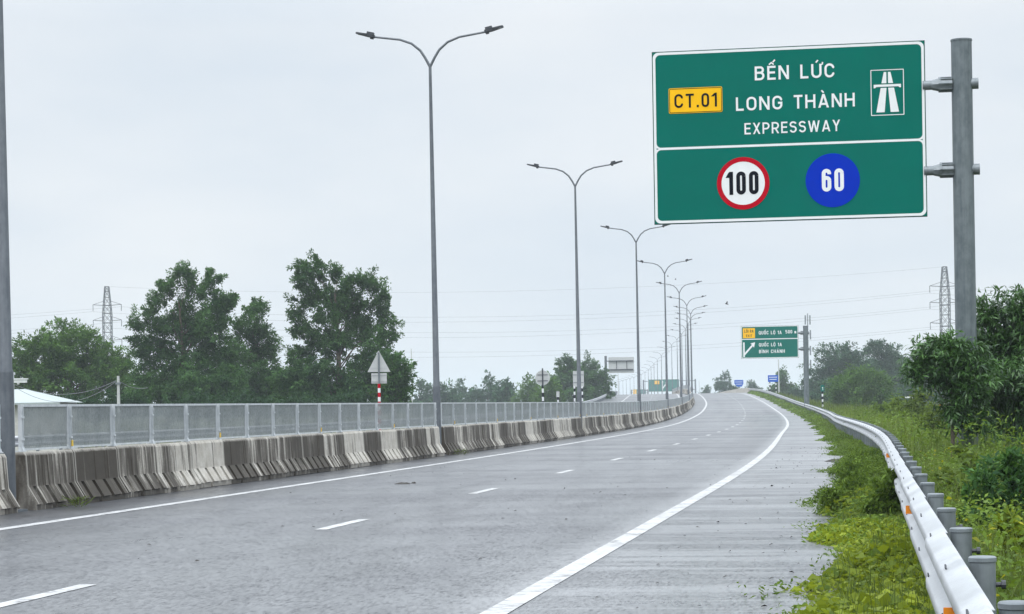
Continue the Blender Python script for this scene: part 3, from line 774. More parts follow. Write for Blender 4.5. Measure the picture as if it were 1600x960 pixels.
def main_sign():
    psi = .175
    root = tag(empty('road_sign', (px(1511, 0, 40.0), 40.0, -.3), -psi), 'large green expressway sign with yellow plate and two round speed limit discs', 'road sign')
    g = .3
    h = 7.82 + g
    x1, W, H = -.645, 4.93, 3.17; x0 = x1 - W; z1 = 7.86 + g; z0 = z1 - H
    gantry_post(root, h, .19, (z1 - .255 * H, z1 - .74 * H), -x1)
    U = lambda u: x0 + u * W
    V = lambda v: z1 - v * H
    m = MB(); m.box(((x0 + x1) / 2, 0, (z0 + z1) / 2), (W, .05, H), 1)
    m.box(((x0 + x1) / 2, -.0275, (z0 + z1) / 2), (W - .03, .006, H - .03), 0)
    pan = m.build('sign_panel', [M['green'], M['dgreen']], root)
    y = -.034
    m = MB(); n = 6
    o0 = rrect(x0 + .018, x1 - .018, z0 + .018, z1 - .018, .10); 
    dv = V(.563)
    # white border: outer band plus dividing rule, drawn as two framed fields
    outline(m, rrect(x0 + .018, x1 - .018, dv, z1 - .018, .10), rrect(x0 + .064, x1 - .064, dv + .021, z1 - .064, .085), y)
    outline(m, rrect(x0 + .018, x1 - .018, z0 + .018, dv, .10), rrect(x0 + .064, x1 - .064, z0 + .064, dv - .021, .085), y)
    for xa in (x0 + .018, x1 - .064):
        flat(m, [(xa, dv - .10), (xa + .046, dv - .10), (xa + .046, dv + .10), (xa, dv + .10)], y - .002)
    m.build('border', M['white'], pan)
    ch = lambda a, b: (b - a) * H
    y2 = y - .003
    text_part('lettering', 'BẾN LỨC', U(.381), U(.680), V(.189), ch(.109, .189), y2, M['white'], pan, 0, .155)
    text_part('lettering', 'LONG THÀNH', U(.310), U(.752), V(.360), ch(.282, .360), y2, M['white'], pan, 0, .155)
    text_part('lettering', 'EXPRESSWAY', U(.340), U(.690), V(.497), ch(.432, .497), y2, M['white'], pan, 0, .14)
    m = MB(); flat(m, rrect(U(.061), U(.260), V(.362), V(.215), .03), y2)
    yp = m.build('route_plate', M['yellow'], pan)
    m = MB(); outline(m, rrect(U(.061) + .012, U(.260) - .012, V(.362) + .012, V(.215) - .012, .025), rrect(U(.061) + .022, U(.260) - .022, V(.362) + .022, V(.215) - .022, .02), y2 - .003)
    m.mi = [0] * len(m.f); m.build('plate_border', M['black'], yp)
    text_part('lettering', 'CT.01', U(.082), U(.240), V(.330), ch(.250, .330), y2 - .003, M['black'], yp, 0, .15)
    m = MB()
    fx0, fx1, fz0, fz1 = U(.803), U(.923), V(.418), V(.157)
    outline(m, rrect(fx0, fx1, fz0, fz1, .01, 2), rrect(fx0 + .014, fx1 - .014, fz0 + .014, fz1 - .014, .006, 2), y2)
    sx = lambda t: fx0 + t * (fx1 - fx0)
    sz = lambda t: fz1 - t * (fz1 - fz0)
    for poly in ([(.16, .93), (.41, .93), (.475, .40), (.30, .40)], [(.59, .93), (.84, .93), (.70, .40), (.525, .40)],
                 [(.325, .30), (.475, .30), (.475, .055), (.40, .055)], [(.525, .30), (.675, .30), (.60, .055), (.525, .055)],
                 [(.09, .40), (.13, .40), (.17, .375), (.83, .375), (.87, .40), (.91, .40), (.91, .325), (.09, .325)]):
        flat(m, [(sx(a), sz(b)) for a, b in poly], y2)
    m.build('motorway_symbol', M['white'], pan)
    cx, cz, r = U(.332), V(.777), .097 * W
    m = MB(); flat(m, disc(cx, cz, r * .83), y2); ring(m, cx, cz, r * .825, r, y2 - .002, 1)
    d1 = m.build('speed_limit_disc', [M['white'], M['red']], pan); d1['label'] = 'white disc with red ring reading 100'
    text_part('lettering', '100', cx - .30, cx + .28, cz - .205, .42, y2 - .003, M['black'], d1, 0, .165)
    cx, r = U(.660), .099 * W
    m = MB(); flat(m, disc(cx, cz, r), y2); d2 = m.build('minimum_speed_disc', M['blue'], pan); d2['label'] = 'solid blue disc reading 60'
    text_part('lettering', '60', cx - .195, cx + .20, cz - .20, .41, y2 - .003, M['white'], d2, 0, .165)
    for u in (.2, .5, .8):
        m = MB(); m.box((U(u), .05, (z0 + z1) / 2), (.05, .05, H - .1)); m.build('stiffener', M['galv'], root)
main_sign()

def exit_sign():
    d = 205.0
    p = at(d, 0); xx = px(1260.5, 0, d) + .0
    gz = EL(d) - .2
    root = tag(empty('road_sign', (xx, d, gz), -.13), 'smaller green exit sign with yellow plate and white arrow, further down road', 'road sign')
    zt = 1.4 + (635 - 509 - 6.4) / F_PX * d - gz; zb = 1.4 + (635 - 560 - 6.4) / F_PX * d - gz
    top = zt - .1; H = zt - zb; W = 89.5 / F_PX * d; x1 = -(1260.5 - 1249.5) / F_PX * d; x0 = x1 - W
    gantry_post(root, top, .24, (zt - .24 * H, zt - .73 * H), -x1)
    U = lambda t: x0 + t * W
    V = lambda t: zt - t * H
    m = MB(); m.box(((x0 + x1) / 2, 0, (zt + zb) / 2), (W, .06, H), 1); m.box(((x0 + x1) / 2, -.035, (zt + zb) / 2), (W - .03, .012, H - .03), 0)
    pan = m.build('sign_panel', [M['green'], M['dgreen']], root); y = -.046
    m = MB()
    outline(m, rrect(x0 + .02, x1 - .02, zb + .02, zt - .02, .05), rrect(x0 + .085, x1 - .085, zb + .085, zt - .085, .05), y)
    flat(m, [(x0 + .08, V(.405) - .04), (x1 - .08, V(.405) - .04), (x1 - .08, V(.405) + .04), (x0 + .08, V(.405) + .04)], y)
    m.build('border', M['white'], pan)
    m = MB(); flat(m, rrect(U(.035), U(.245), V(.37), V(.065), .04), y - .004); yp = m.build('exit_plate', M['yellow'], pan)
    text_part('lettering', 'LỐI RA', U(.06), U(.225), V(.20), .085 * H, y - .009, M['black'], yp)
    text_part('lettering', 'EXIT', U(.09), U(.195), V(.335), .075 * H, y - .009, M['black'], yp)
    text_part('lettering', 'QUỐC LỘ 1A', U(.31), U(.715), V(.265), .105 * H, y - .004, M['white'], pan, 0, .17)
    text_part('lettering', '500 m', U(.775), U(.97), V(.25), .105 * H, y - .004, M['white'], pan, 0, .17)
    text_part('lettering', 'QUỐC LỘ 1A', U(.31), U(.715), V(.635), .105 * H, y - .004, M['white'], pan, 0, .17)
    text_part('lettering', 'BÌNH CHÁNH', U(.31), U(.765), V(.84), .105 * H, y - .004, M['white'], pan, 0, .17)
    m = MB(); flat(m, [(U(a), V(b)) for a, b in ((.035, .95), (.062, .95), (.062, .50), (.035, .50))], y - .004)
    flat(m, [(U(a), V(b)) for a, b in ((.062, .90), (.205, .62), (.190, .57), (.062, .82))], y - .006)
    flat(m, [(U(a), V(b)) for a, b in ((.245, .50), (.165, .535), (.225, .665))], y - .008)
    m.build('arrow', M['white'], pan)
exit_sign()

def gantry(d, xl, xr, sx0, sx1, yt, yb, label, orange=False):
    z = lambda yy, x: EYE + (HOR - yy - ROLL * (x - 800)) / F_PX * d
    a, b = px(xl, 0, d), px(xr, 0, d); gz = EL(d) - .3
    root = tag(empty('sign_gantry', (a, d, gz)), label, 'sign gantry')
    zt, zb = z(yt, sx0) - gz, z(yb, sx0) - gz
    for xx in (0, b - a):
        m = MB(); m.tube([(xx, 0, 0), (xx, 0, zt - .2)], .32, 10); m.build('post', M['lamp_steel'], root, 40)
    m = MB()
    for zz in (zt - .8, zb + .8): m.tube([(0, 0, zz), (b - a, 0, zz)], .14, 8)
    m.build('beam', M['lamp_steel'], root)
    u0, u1 = px(sx0, 0, d) - a, px(sx1, 0, d) - a; W, H = u1 - u0, zt - zb
    m = MB(); m.box(((u0 + u1) / 2, -.4, (zt + zb) / 2), (W, .12, H)); pan = m.build('sign_panel', M['green'], root)
    m = MB(); y = -.47; q = .16
    outline(m, rrect(u0, u1, zb, zt, .2, 3), rrect(u0 + q, u1 - q, zb + q, zt - q, .2, 3), y)
    if not orange:
        c = u0 + W * .455
        flat(m, [(c - .22, zb + .5), (c + .22, zb + .5), (c + .22, zt - 1.3), (c - .22, zt - 1.3)], y - .01)
        flat(m, [(c - .5, zt - 1.3), (c + .5, zt - 1.3), (c, zt - .5)], y - .01)
        flat(m, [(c + .2, zb + 1.2), (c + .2, zb + 1.9), (c + 1.5, zt - 1.6), (c + 1.8, zt - 2.0)], y - .012)
        flat(m, [(c + 2.1, zt - 1.1), (c + 1.1, zt - 1.5), (c + 1.9, zt - 2.4)], y - .014)
    m.build('marking', M['white'], pan)
    m = MB()
    if orange: flat(m, rrect(u0 + .2, u0 + W * .28, zb + .2, zt - .2, .1, 2), y - .02)
    else: flat(m, rrect(u0 + W * .21, u0 + W * .36, zt - H * .40, zt - H * .12, .1, 2), y - .02)
    m.build('plate', M['yellow'], pan)
gantry(900, 1006, 1087, 1013, 1062, 593, 613, 'distant green gantry sign with white arrow beyond the median fence')
gantry(1180, 987, 1012, 989, 1010, 608.5, 616.5, 'tiny green gantry sign with orange end beside the far lamps', True)

def striped_post(parent, h, r, cols, x=0, seg=.25, base=0.0):
    m = MB(); k = 0; z = base
    while z < h - 1e-3:
        z2 = min(h, z + seg); m.tube([(x, 0, z), (x, 0, z2)], r, 10, k % 2); z = z2; k += 1
    return m.build('post', cols, parent, 40)
def small_sign(name, x_px, d, z_top_px, z_ground=None, h=None, label='', cat='road sign', cols=None, seg=.25, r=.045):
    gz = z_ground if z_ground is not None else EL(d) - .2
    root = tag(empty(name, (px(x_px, 0, d), d, gz), 0), label, cat)
    zt = EYE + (HOR - z_top_px - ROLL * (x_px - 800)) / F_PX * d - gz
    return root, zt
# back of a triangular warning sign with a plate below, beyond the median
root, zt = small_sign('warning_sign', 593, 80, 548, .0, label='back of triangular warning sign with square plate on red and white post')
m_ = 80 / F_PX
tri = [(0, zt), (-18 * m_, zt - 33.5 * m_), (18 * m_, zt - 33.5 * m_)]
mb = MB(); mb.prism(tri, .0, .02); o = mb.build('sign_plate', M['signback'], root); fix_normals(o.data)
mb = MB(); mb.box((0, .012, zt - 43.5 * m_), (24 * m_, .02, 16 * m_)); mb.build('lower_plate', M['signback'], root)
mb = MB()
for k in (.26, .55, .82): mb.box((0, -.006, zt - 33 * m_ * k), (36 * m_ * k * .85, .010, .014))
for k in (38, 48): mb.box((0, -.012, zt - k * m_), (22 * m_, .018, .022))
mb.build('stiffener', M['signback'], root)
mb = MB(); mb.tube([(0, -.05, zt - 53 * m_), (0, -.05, zt - 3 * m_)], .032, 10); mb.build('upper_post', M['galv'], root, 40)
p = striped_post(root, zt - 52 * m_, .05, [M['white'], M['red']], 0, 6.9 * m_, (zt - 52 * m_) % (6.9 * m_)); p.location = (0, -.05, 0)
# round sign back
root, zt = small_sign('prohibition_sign', 848.5, 160, 579, -.2 + EL(160), label='back of round road sign on black and white post')
m_ = 160 / F_PX; rr = 11.6 * m_
mb = MB(); mb.prism(disc(0, zt - rr, rr, 32), 0, .03); o = mb.build('sign_plate', M['signback'], root); fix_normals(o.data)
mb = MB(); mb.box((0, -.02, zt - rr * .6), (rr * 1.4, .03, .04)); mb.box((0, -.02, zt - rr * 1.4), (rr * 1.4, .03, .04)); mb.tube([(0, -.06, zt - 2 * rr), (0, -.06, zt + .15)], .05, 8); mb.build('bracket', M['dark'], root)
p = striped_post(root, zt - 2 * rr, .075, [M['white'], M['black']], 0, .3); p.location = (0, -.06, 0)
# small marker and tall rectangular back
root, zt = small_sign('marker_post', 872, 190, 612, EL(190) - .2, label='small grey marker plate on short striped post')
m_ = 190 / F_PX; mb = MB(); mb.box((0, 0, zt - 4.5 * m_), (5 * m_, .03, 9 * m_)); mb.build('sign_plate', M['signback'], root)
p = striped_post(root, zt - 8 * m_, .07, [M['white'], M['black']], 0, .25); p.location = (0, -.06, 0)
root, zt = small_sign('information_sign', 904.5, 185, 580, EL(185) - .2, label='back of upright rectangular sign partly behind the third street lamp')
m_ = 185 / F_PX; mb = MB(); mb.box((0, 0, zt - 12.3 * m_), (17 * m_, .04, 24.6 * m_)); mb.build('sign_plate', M['signback'], root)
mb = MB(); mb.box((0, -.03, zt - 6 * m_), (16 * m_, .03, .05)); mb.box((0, -.03, zt - 18 * m_), (16 * m_, .03, .05)); mb.build('stiffener', M['galv'], root)
for xx in (-6.5, 5.5):
    p = striped_post(root, zt - 24 * m_, .07, [M['white'], M['black']], xx * m_, .27); p.location = (0, -.04, 0)
# back of a large cantilever sign over the opposite carriageway
d = 400.0; gz = EL(d) - .3; m_ = d / F_PX
root = tag(empty('road_sign', (px(947.5, 0, d), d, gz), .02), 'plain grey back of large cantilever sign over the opposite carriageway', 'road sign')
zt = EYE + (HOR - 556.5 - 2.4) * m_ - gz
mb = MB(); mb.tube([(0, 0, 0), (0, 0, zt)], .22, 12); mb.build('post', M['lamp_steel'], root, 40)
mb = MB(); mb.box((24.5 * m_, .15, zt - 14.5 * m_), (40 * m_, .06, 25 * m_)); pan = mb.build('sign_panel', M['signback'], root)
for k in (8, 21.5):
    mb = MB(); mb.box((21.5 * m_, -.02, zt - k * m_), (43 * m_, .25, .16)); mb.build('beam', M['dark'], root)
for k in (17, 33):
    mb = MB(); mb.box((k * m_, .06, zt - 14.5 * m_), (.11, .10, 12 * m_)); mb.build('stiffener', M['dark'], root)
# blue information signs near the crest
for (xp, d, yt, w_, h_, lab, two) in ((1208.5, 335, 586.5, 16, 10.5, 'small blue sign with two striped posts in front of round tree', True), (1155, 470, 594, 14, 10.5, 'small blue sign with notched edge on one post at the crest', False)):
    root, zt = small_sign('information_sign', xp, d, yt, EL(d) - .2, label=lab); m_ = d / F_PX
    if two: poly = rrect(-w_ / 2 * m_, w_ / 2 * m_, zt - h_ * m_, zt, .06, 3)
    else: poly = [(-7 * m_, zt), (7 * m_, zt), (7 * m_, zt - 6 * m_), (4.5 * m_, zt - 10.5 * m_), (-3 * m_, zt - 10.5 * m_), (-7 * m_, zt - 6 * m_)]
    mb = MB(); mb.prism(poly, 0, .05); o = mb.build('sign_plate', M['blue_info'], root); fix_normals(o.data)
    mb = MB()
    for k, ww in ((.30, .8), (.62, .7)): mb.box((0, -.006, zt - h_ * m_ * k), (w_ * m_ * ww, .008, .10))
    mb.build('marking', M['white'], o)
    for xx in ((-5, 4.5) if two else (0,)):
        p = striped_post(root, zt - h_ * m_ * .9, .085, [M['white'], M['black']], xx * m_, .3); p.location = (0, .09, 0)
# green kilometre marker
root, zt = small_sign('kilometre_marker', 1285.5, 200, 602, EL(200) - .5, label='small green kilometre plate on black and white post in grass'); m_ = 200 / F_PX
mb = MB(); mb.box((0, 0, zt - 5 * m_), (5.5 * m_, .03, 10 * m_)); o = mb.build('sign_plate', M['green'], root)
text_part('lettering', '1', -.05, .05, zt - 8 * m_, 5 * m_, -.02, M['white'], o)
p = striped_post(root, zt - 9 * m_, .07, [M['white'], M['black']], 0, .24); p.location = (0, .06, 0)
# small orange-topped marker in the field
root, zt = small_sign('marker_post', 1471, 150, 628, -.55, label='small orange triangular marker on striped post at field edge'); m_ = 150 / F_PX
mb = MB(); mb.prism([(0, zt), (-3.5 * m_, zt - 6 * m_), (3.5 * m_, zt - 6 * m_)], 0, .02); o = mb.build('sign_plate', M['orange'], root); fix_normals(o.data)
p = striped_post(root, zt - 5 * m_, .05, [M['white'], M['black']], 0, .2); p.location = (0, .06, 0)

# ------------------------------------------------------------------ pylons, wires, masts
def pylon(xp, d, ytop, label):
    gz = -.6; top = EYE + (HOR - ytop - ROLL * (xp - 800)) / F_PX * d - gz
    root = tag(empty('pylon', (px(xp, 0, d), d, gz)), label, 'pylon', 'lattice pylons'); m = MB()
    def hw(z):                      # half width of the body at height z
        t = z / top
        return 2.3 - (2.3 - .95) * min(1, t / .42) if t < .42 else (.95 if t < .80 else .95 - (.95 - .45) * (t - .80) / .20)
    lv = [0, .2, .34, .42, .5, .58, .66, .73, .80, .86, .92, .965, 1.0]
    for i in range(len(lv) - 1):
        z0, z1 = lv[i] * top, lv[i + 1] * top; a, b = hw(z0), hw(z1)
        C0 = [(-a, -a), (a, -a), (a, a), (-a, a)]; C1 = [(-b, -b), (b, -b), (b, b), (-b, b)]
        for k in range(4):
            k2 = (k + 1) % 4
            m.tube([(*C0[k], z0), (*C1[k], z1)], .10, 4); m.tube([(*C0[k], z0), (*C1[k2], z1)], .045, 4); m.tube([(*C0[k2], z0), (*C1[k], z1)], .045, 4)
            m.tube([(*C1[k], z1), (*C1[k2], z1)], .07 if i % 2 else .10, 4)
    m.build('lattice_body', M['tower'], root)
    for z in (.60, .745, .86):
        m = MB()
        for s in (-1, 1):
            m.tube([(s * hw(z * top), 0, z * top), (s * 3.3, 0, z * top + .2)], .08, 4); m.tube([(s * hw(z * top), 0, z * top + 1.0), (s * 3.3, 0, z * top + .2)], .05, 4)
            m.tube([(s * 3.3, 0, z * top + .2), (s * 3.3, 0, z * top - 1.3)], .08, 5)
        m.build('cross_arm', M['tower'], root)
    return root, top + gz
PL, tl = pylon(170, 520, 448, 'lattice power pylon rising behind the low broad tree on left')
PR, tr = pylon(1479, 490, 417, 'lattice power pylon beside the big sign post on right')
LV = [('upper', .86), ('middle', .745), ('lower', .60)]
for nm, f in LV:
    for s in (-1, 1):
        pts = []
        nodes = [(PL.location.x - 195, PL.location.y - 60, tl * f - 1.6), (PL.location.x + s * 3.3, PL.location.y, tl * f - 1.5), (PR.location.x + s * 3.3, PR.location.y, tr * f - 1.5), (PR.location.x + 190, PR.location.y + 40, tr * f - .5)]
        if s == 1: nodes = [(a, b, c + 1.05) for a, b, c in nodes]
        for i in range(3):
            A, B = Vector(nodes[i]), Vector(nodes[i + 1])
            for k in range(24):
                t = k / 24; q = A.lerp(B, t); q.z -= 4 * 4.2 * t * (1 - t); pts.append(q)
        pts.append(Vector(nodes[3])); m = MB(); m.tube(pts, .022, 5); o = m.build('power_line', M['wire'])
        tag(o, f'{"nearer" if s < 0 else "farther"} wire of the {nm} power line pair strung between the pylons', 'power line', 'power lines between the pylons')
pts = [Vector((PL.location.x, PL.location.y, tl)).lerp(Vector((PR.location.x, PR.location.y, tr)), k / 30) - Vector((0, 0, 4 * 3.2 * (k / 30) * (1 - k / 30))) for k in range(31)]
m = MB(); m.tube(pts, .018, 4); tag(m.build('power_line', M['wire']), 'thin single earth wire strung from pylon top to pylon top', 'power line', 'power lines between the pylons')

def mast(xp, d, ytop, r, label, name='mast', mat='signback', r_top=None, cat='mast'):
    gz = -.6; h = EYE + (HOR - ytop - ROLL * (xp - 800)) / F_PX * d - gz
    root = tag(empty(name, (px(xp, 0, d), d, gz)), label, cat)
    m = MB(); m.tube([(0, 0, 0), (0, 0, h)], [r, r_top or r * .6], 8); m.build('pole', M[mat], root, 40); return root, h
mast(644, 420, 545, .13, 'thin pale pole standing alone right of the tallest tree')
mast(1217.5, 420, 562, .16, 'pale pole rising from tree under the smaller green sign')
mast(966.5, 420, 585, .10, 'thin pale pole under the grey sign back')
mast(1093, 700, 595, .10, 'very thin pole at the crest right of the far lamps')
root, h = mast(1264, 480, 490, .14, 'telecom mast with antennas behind the smaller green sign', 'telecom_mast', 'galv', .1)
for z, a in ((h - 1.4, .5), (h - 1.4, -.5), (h - 4.6, .55), (h - 4.6, -.55), (h - 8, .5), (h - 11, .5)):
    m = MB(); m.box((a, 0, z), (.28, .2, 2.0)); m.box((a * .5, 0, z), (abs(a), .06, .08)); m.build('antenna', M['galv'], root)
root, h = mast(1435.5, 260, 613, .10, 'short street light pole in front of hazy trees on right', 'street_light', 'signback', cat='street light')
m = MB(); m.tube([(0, 0, h - .9), (-.9, 0, h - .6)], .05, 6); m.box((-1.2, 0, h - .58), (.7, .3, .16)); m.build('lantern', M['white'], root)

# ------------------------------------------------------------------ small building, camera mast and utility pole on the left
d = 110.0; m_ = d / F_PX; gz = -.6
bx = px(10, 0, d)
root = tag(empty('shed', (bx, d, gz)), 'low shed with pale teal hipped roof behind the fence at left', 'shed')
ez, rz_ = EYE + (HOR - 628 - 12.0 + 24) * 0 + (HOR - 628 + 12) / F_PX * d - gz, 0
ez = EYE + (HOR - 629 + 11.6) / F_PX * d - gz; az = EYE + (HOR - 607.5 + 12.4) / F_PX * d - gz
hw_ = 84 * m_
m = MB(); m.box((0, 3, ez / 2), (hw_ * 2 - .5, 5.2, ez)); m.build('wall', M['wall'], root)
m = MB(); r0 = [(-hw_, 0, ez), (hw_, 0, ez), (hw_, 6, ez), (-hw_, 6, ez)]; rt = [(-.6, 3, az), (.3, 3, az)]
m.add(r0 + rt, [(0, 1, 5, 4), (1, 2, 5), (2, 3, 4, 5), (3, 0, 4)]); m.add([(x, y, z - .1) for x, y, z in r0] , [(3, 2, 1, 0)])
m.box((0, -.01, ez - .05), (hw_ * 2, .03, .09)); m.build('roof', M['roofsheet'], root)
d = 100.0; m_ = d / F_PX
root = tag(empty('security_camera', (px(20.5, 0, d), d, gz)), 'white camera on short mast above pale shed roof beside left pole', 'camera')
zt = EYE + (HOR - 584 + 12.5) * m_ - gz
m = MB(); m.tube([(0, 0, 0), (0, 0, zt)], .07, 8); m.box((0, 0, zt), (.2, .2, .12)); m.build('mast', M['galv_light'], root)
m = MB(); m.box((12 * m_, 0, zt - 12 * m_), (20 * m_, .2, 5 * m_)); m.box((12 * m_, 0, zt - 8.6 * m_), (23 * m_, .28, .05)); m.tube([(9 * m_, -.02, zt - 17 * m_), (9 * m_, -.02, zt - 13.5 * m_)], .06, 8); m.build('camera_body', M['white'], root)
d = 105.0; m_ = d / F_PX
root = tag(empty('utility_pole', (px(185.5, 0, d), d, gz)), 'thin grey utility pole carrying slack cables behind the left fence', 'utility pole')
zu = EYE + (HOR - 588 + 10) * m_ - gz
m = MB(); m.tube([(0, 0, 0), (0, 0, zu)], [.10, .06], 8); m.build('pole', M['signback'], root); 
m = MB(); m.box((0, -.06, zu - .35), (.25, .08, .10)); m.build('bracket', M['galv'], root)
for nm, (x0p, y0p, x1p, y1p, sag, lab) in enumerate(((22, 601, 183, 595, .55, 'upper slack cable from camera mast to thin utility pole'), (22, 604, 183, 596, .85, 'lower slack cable from camera mast to thin utility pole'), (186, 595, 232, 606, .16, 'slack cable running right from utility pole into trees'))):
    A = Vector((px(x0p, 0, 103), 103, EYE + (HOR - y0p + .016 * (800 - x0p)) / F_PX * 103)); B = Vector((px(x1p, 0, 105), 104.9, EYE + (HOR - y1p + .016 * (800 - x1p)) / F_PX * 105))
    m = MB(); m.tube([A.lerp(B, t / 16) - Vector((0, 0, 4 * sag * (t / 16) * (1 - t / 16))) for t in range(17)], .011, 5)
    tag(m.build('cable', M['wire']), lab, 'cable')

# ------------------------------------------------------------------ vegetation
def unit(v): return v / np.maximum(np.linalg.norm(v, axis=-1, keepdims=True), 1e-6)
def leaf_quads(C, A, Nn, ln, wd):
    """Rhombic leaves: centres C, axis A, normals Nn, length and width arrays."""
    B = unit(np.cross(A, Nn)); a = A * (ln[:, None] / 2); b = B * (wd[:, None] / 2); up = unit(np.cross(B, A)) * (ln[:, None] * .08)
    return np.stack([C - a - up, C + b + up * .5 - a * .1, C + a - up, C - b + up * .5 - a * .1], 1).reshape(-1, 3)
def crown_points(g, lobes, ncl, gap=.25):
    """Cluster centres inside a union of ellipsoids (x,y,z,rx,ry,rz), mostly towards the outside."""
    vol = np.array([l[3] * l[4] * l[5] for l in lobes]) ** .75; vol /= vol.sum(); pts = []
    for k in g.choice(len(lobes), ncl, p=vol):
        l = lobes[k]; v = unit(g.normal(size=3)); rad = g.uniform(.18, 1) ** .5
        rad *= 1 + .16 * math.sin(5 * v[0] + 3 * v[2] + k) * math.cos(4 * v[1] - 2 * v[2])
        pts.append((l[0] + v[0] * l[3] * rad, l[1] + v[1] * l[4] * rad, l[2] + v[2] * l[5] * rad))
    return np.array(pts)
def tree(name, loc, lobes, H, ncl, npc, leaf, mat, label, cat='tree', group=None, spread=.45, trunk=.16, seed=1, droop=.3, aspect=.42, limbs=36, scale_z=1.0):
    g = np.random.default_rng(seed); root = tag(empty(name, loc), label, cat, group)
    P = crown_points(g, lobes, ncl)
    n = ncl * npc; ci = np.repeat(np.arange(ncl), npc); sz = g.uniform(.5, 1.5, ncl)
    ctr = np.array([0, 0, H * .5])
    D = unit(unit(P - ctr) * 1.0 + g.normal(size=(ncl, 3)) * .55 + np.array([0, 0, .25]))        # twig directions
    t = g.uniform(-.55, 1, n); sgn = g.choice([-1.0, 1.0], n)
    Lt = (spread * 1.75 * sz)[ci]; lat = np.clip(g.normal(size=(n, 3)), -1.8, 1.8) * (spread * .50 * sz[ci] * (1.05 - .45 * t))[:, None]
    C = P[ci] + D[ci] * (t * Lt)[:, None] + lat * np.array([1, 1, .8]); C[:, 2] -= droop * .5 * Lt * np.maximum(t, 0) ** 2
    keep = C[:, 2] > .05; C = C[keep]; ci = ci[keep]; lat = lat[keep]; n = len(C)
    outw = unit(C - ctr)
    A = unit(D[ci] * .6 + unit(lat) * .8 + g.normal(size=(n, 3)) * .45 - np.array([0, 0, droop])); Nn = unit(g.normal(size=(n, 3)) * .7 + np.array([0, 0, .9]) + outw * .4)
    ln = leaf * g.uniform(.6, 1.4, n); V = leaf_quads(C, A, Nn, ln, ln * aspect)
    tone = g.normal(0, .20, ncl)[ci] + g.uniform(.0, .85, n) + .16 * np.sin(P[ci, 0] * 3.1 / H * 2 + seed) * np.cos(P[ci, 2] * 5.0 / H * 2)
    link('crown', quads_mesh('crown', V, mat, np.clip(tone, 0, 1)), root)
    m = MB(); zt = H * .80; bend = g.normal(0, .03 * H, 2)
    tp = [Vector((bend[0] * t * t, bend[1] * t * t, zt * t)) for t in np.linspace(0, 1, 8)]
    m.tube(tp, [trunk * (1.25 - 1.0 * t) if t > 0 else trunk * 1.5 for t in np.linspace(0, 1, 8)], 8)
    for k in g.choice(ncl, min(limbs, ncl), replace=False):
        q = Vector(P[k]); t = min(.92, max(.12, (q.z - .25 * math.hypot(q.x, q.y)) / zt * .8)); i = t * 7; i0 = int(i); s = tp[i0].lerp(tp[min(7, i0 + 1)], i - i0)
        mid = s.lerp(q, .5) + Vector((0, 0, .06 * H * (1 if q.z > s.z else .3))); rr = trunk * .34 * (1 - .6 * t)
        m.tube([s, mid, q], [rr, rr * .6, rr * .2], 5, 0, False)
    m.build('trunk', M['bark'], root, 50); return root

def lobes_from(w, h, seed, n=7, base=.12, peak=0.0):
    """Uneven stack of lobes filling a crown w wide, h tall."""
    g = np.random.default_rng(seed); L = []
    for k in range(n):
        t = (k + .5) / n; z = h * (base + (1 - base) * t); prof = math.sin(math.pi * min(1, .18 + .80 * t)) ** .65
        rx = w * .5 * prof; ox = g.uniform(-.35, .35) * rx + peak * w * t
        L.append((ox, g.uniform(-.3, .3) * rx, min(z, h * .93), rx * g.uniform(.5, .72), rx * g.uniform(.5, .7), h / n * g.uniform(.75, 1.05)))
    for s in (-1, 1):
        for k in range(2): L.append((s * w * g.uniform(.22, .34), g.uniform(-.2, .2) * w, h * g.uniform(.2, .6), w * .17, w * .17, h * .13))
    return L
def Htop(xp, yt, d, gz=-.6): return EYE + (HOR - yt - ROLL * (xp - 800)) / F_PX * d - gz

def L_px(lst, xc, d, gz=-.6):
    """Lobes given as photo-plane ellipses (x, y, rx, ry) turned into round lobes around the trunk at depth d."""
    out_ = []
    g = np.random.default_rng(int(xc))
    for (x, y, rx, ry) in lst:
        k = d / F_PX; out_.append(((x - xc) * k, g.uniform(-.4, .4) * rx * k, EYE + (HOR - y - ROLL * (x - 800)) * k - gz, rx * k, rx * k * g.uniform(.8, 1.05), ry * k))
    return out_
GZ = -.6
d = 168; tree('broad_tree', (px(112, 0, d), d, GZ), L_px([(70, 560, 48, 40), (95, 530, 34, 24), (130, 550, 46, 34), (165, 575, 40, 32), (110, 595, 90, 36), (190, 600, 28, 34), (40, 590, 26, 34)], 112, d), Htop(95, 505, d), 560, 85, .24, M['leaf_a'], 'low broad green tree at left, behind the pale shed roof', seed=11, spread=.40, trunk=.2)
d = 150; tree('tall_tree', (px(292, 0, d), d, GZ), L_px([(286, 432, 18, 15), (334, 436, 14, 14), (268, 452, 16, 14), (312, 456, 20, 18), (248, 474, 16, 14), (288, 486, 18, 20), (344, 474, 22, 18), (362, 470, 12, 12), (330, 505, 32, 26), (228, 498, 20, 18), (262, 512, 22, 18), (300, 518, 26, 24), (276, 545, 24, 20), (218, 525, 14, 26), (240, 548, 28, 26), (345, 550, 38, 34), (300, 572, 30, 24), (270, 590, 30, 26), (228, 590, 22, 34), (330, 605, 60, 34), (260, 618, 50, 20)], 292, d), Htop(298, 418, d), 860, 85, .21, M['leaf_b'], 'tall airy tree with uneven crown, left of the two tallest', seed=12, spread=.33, trunk=.2)
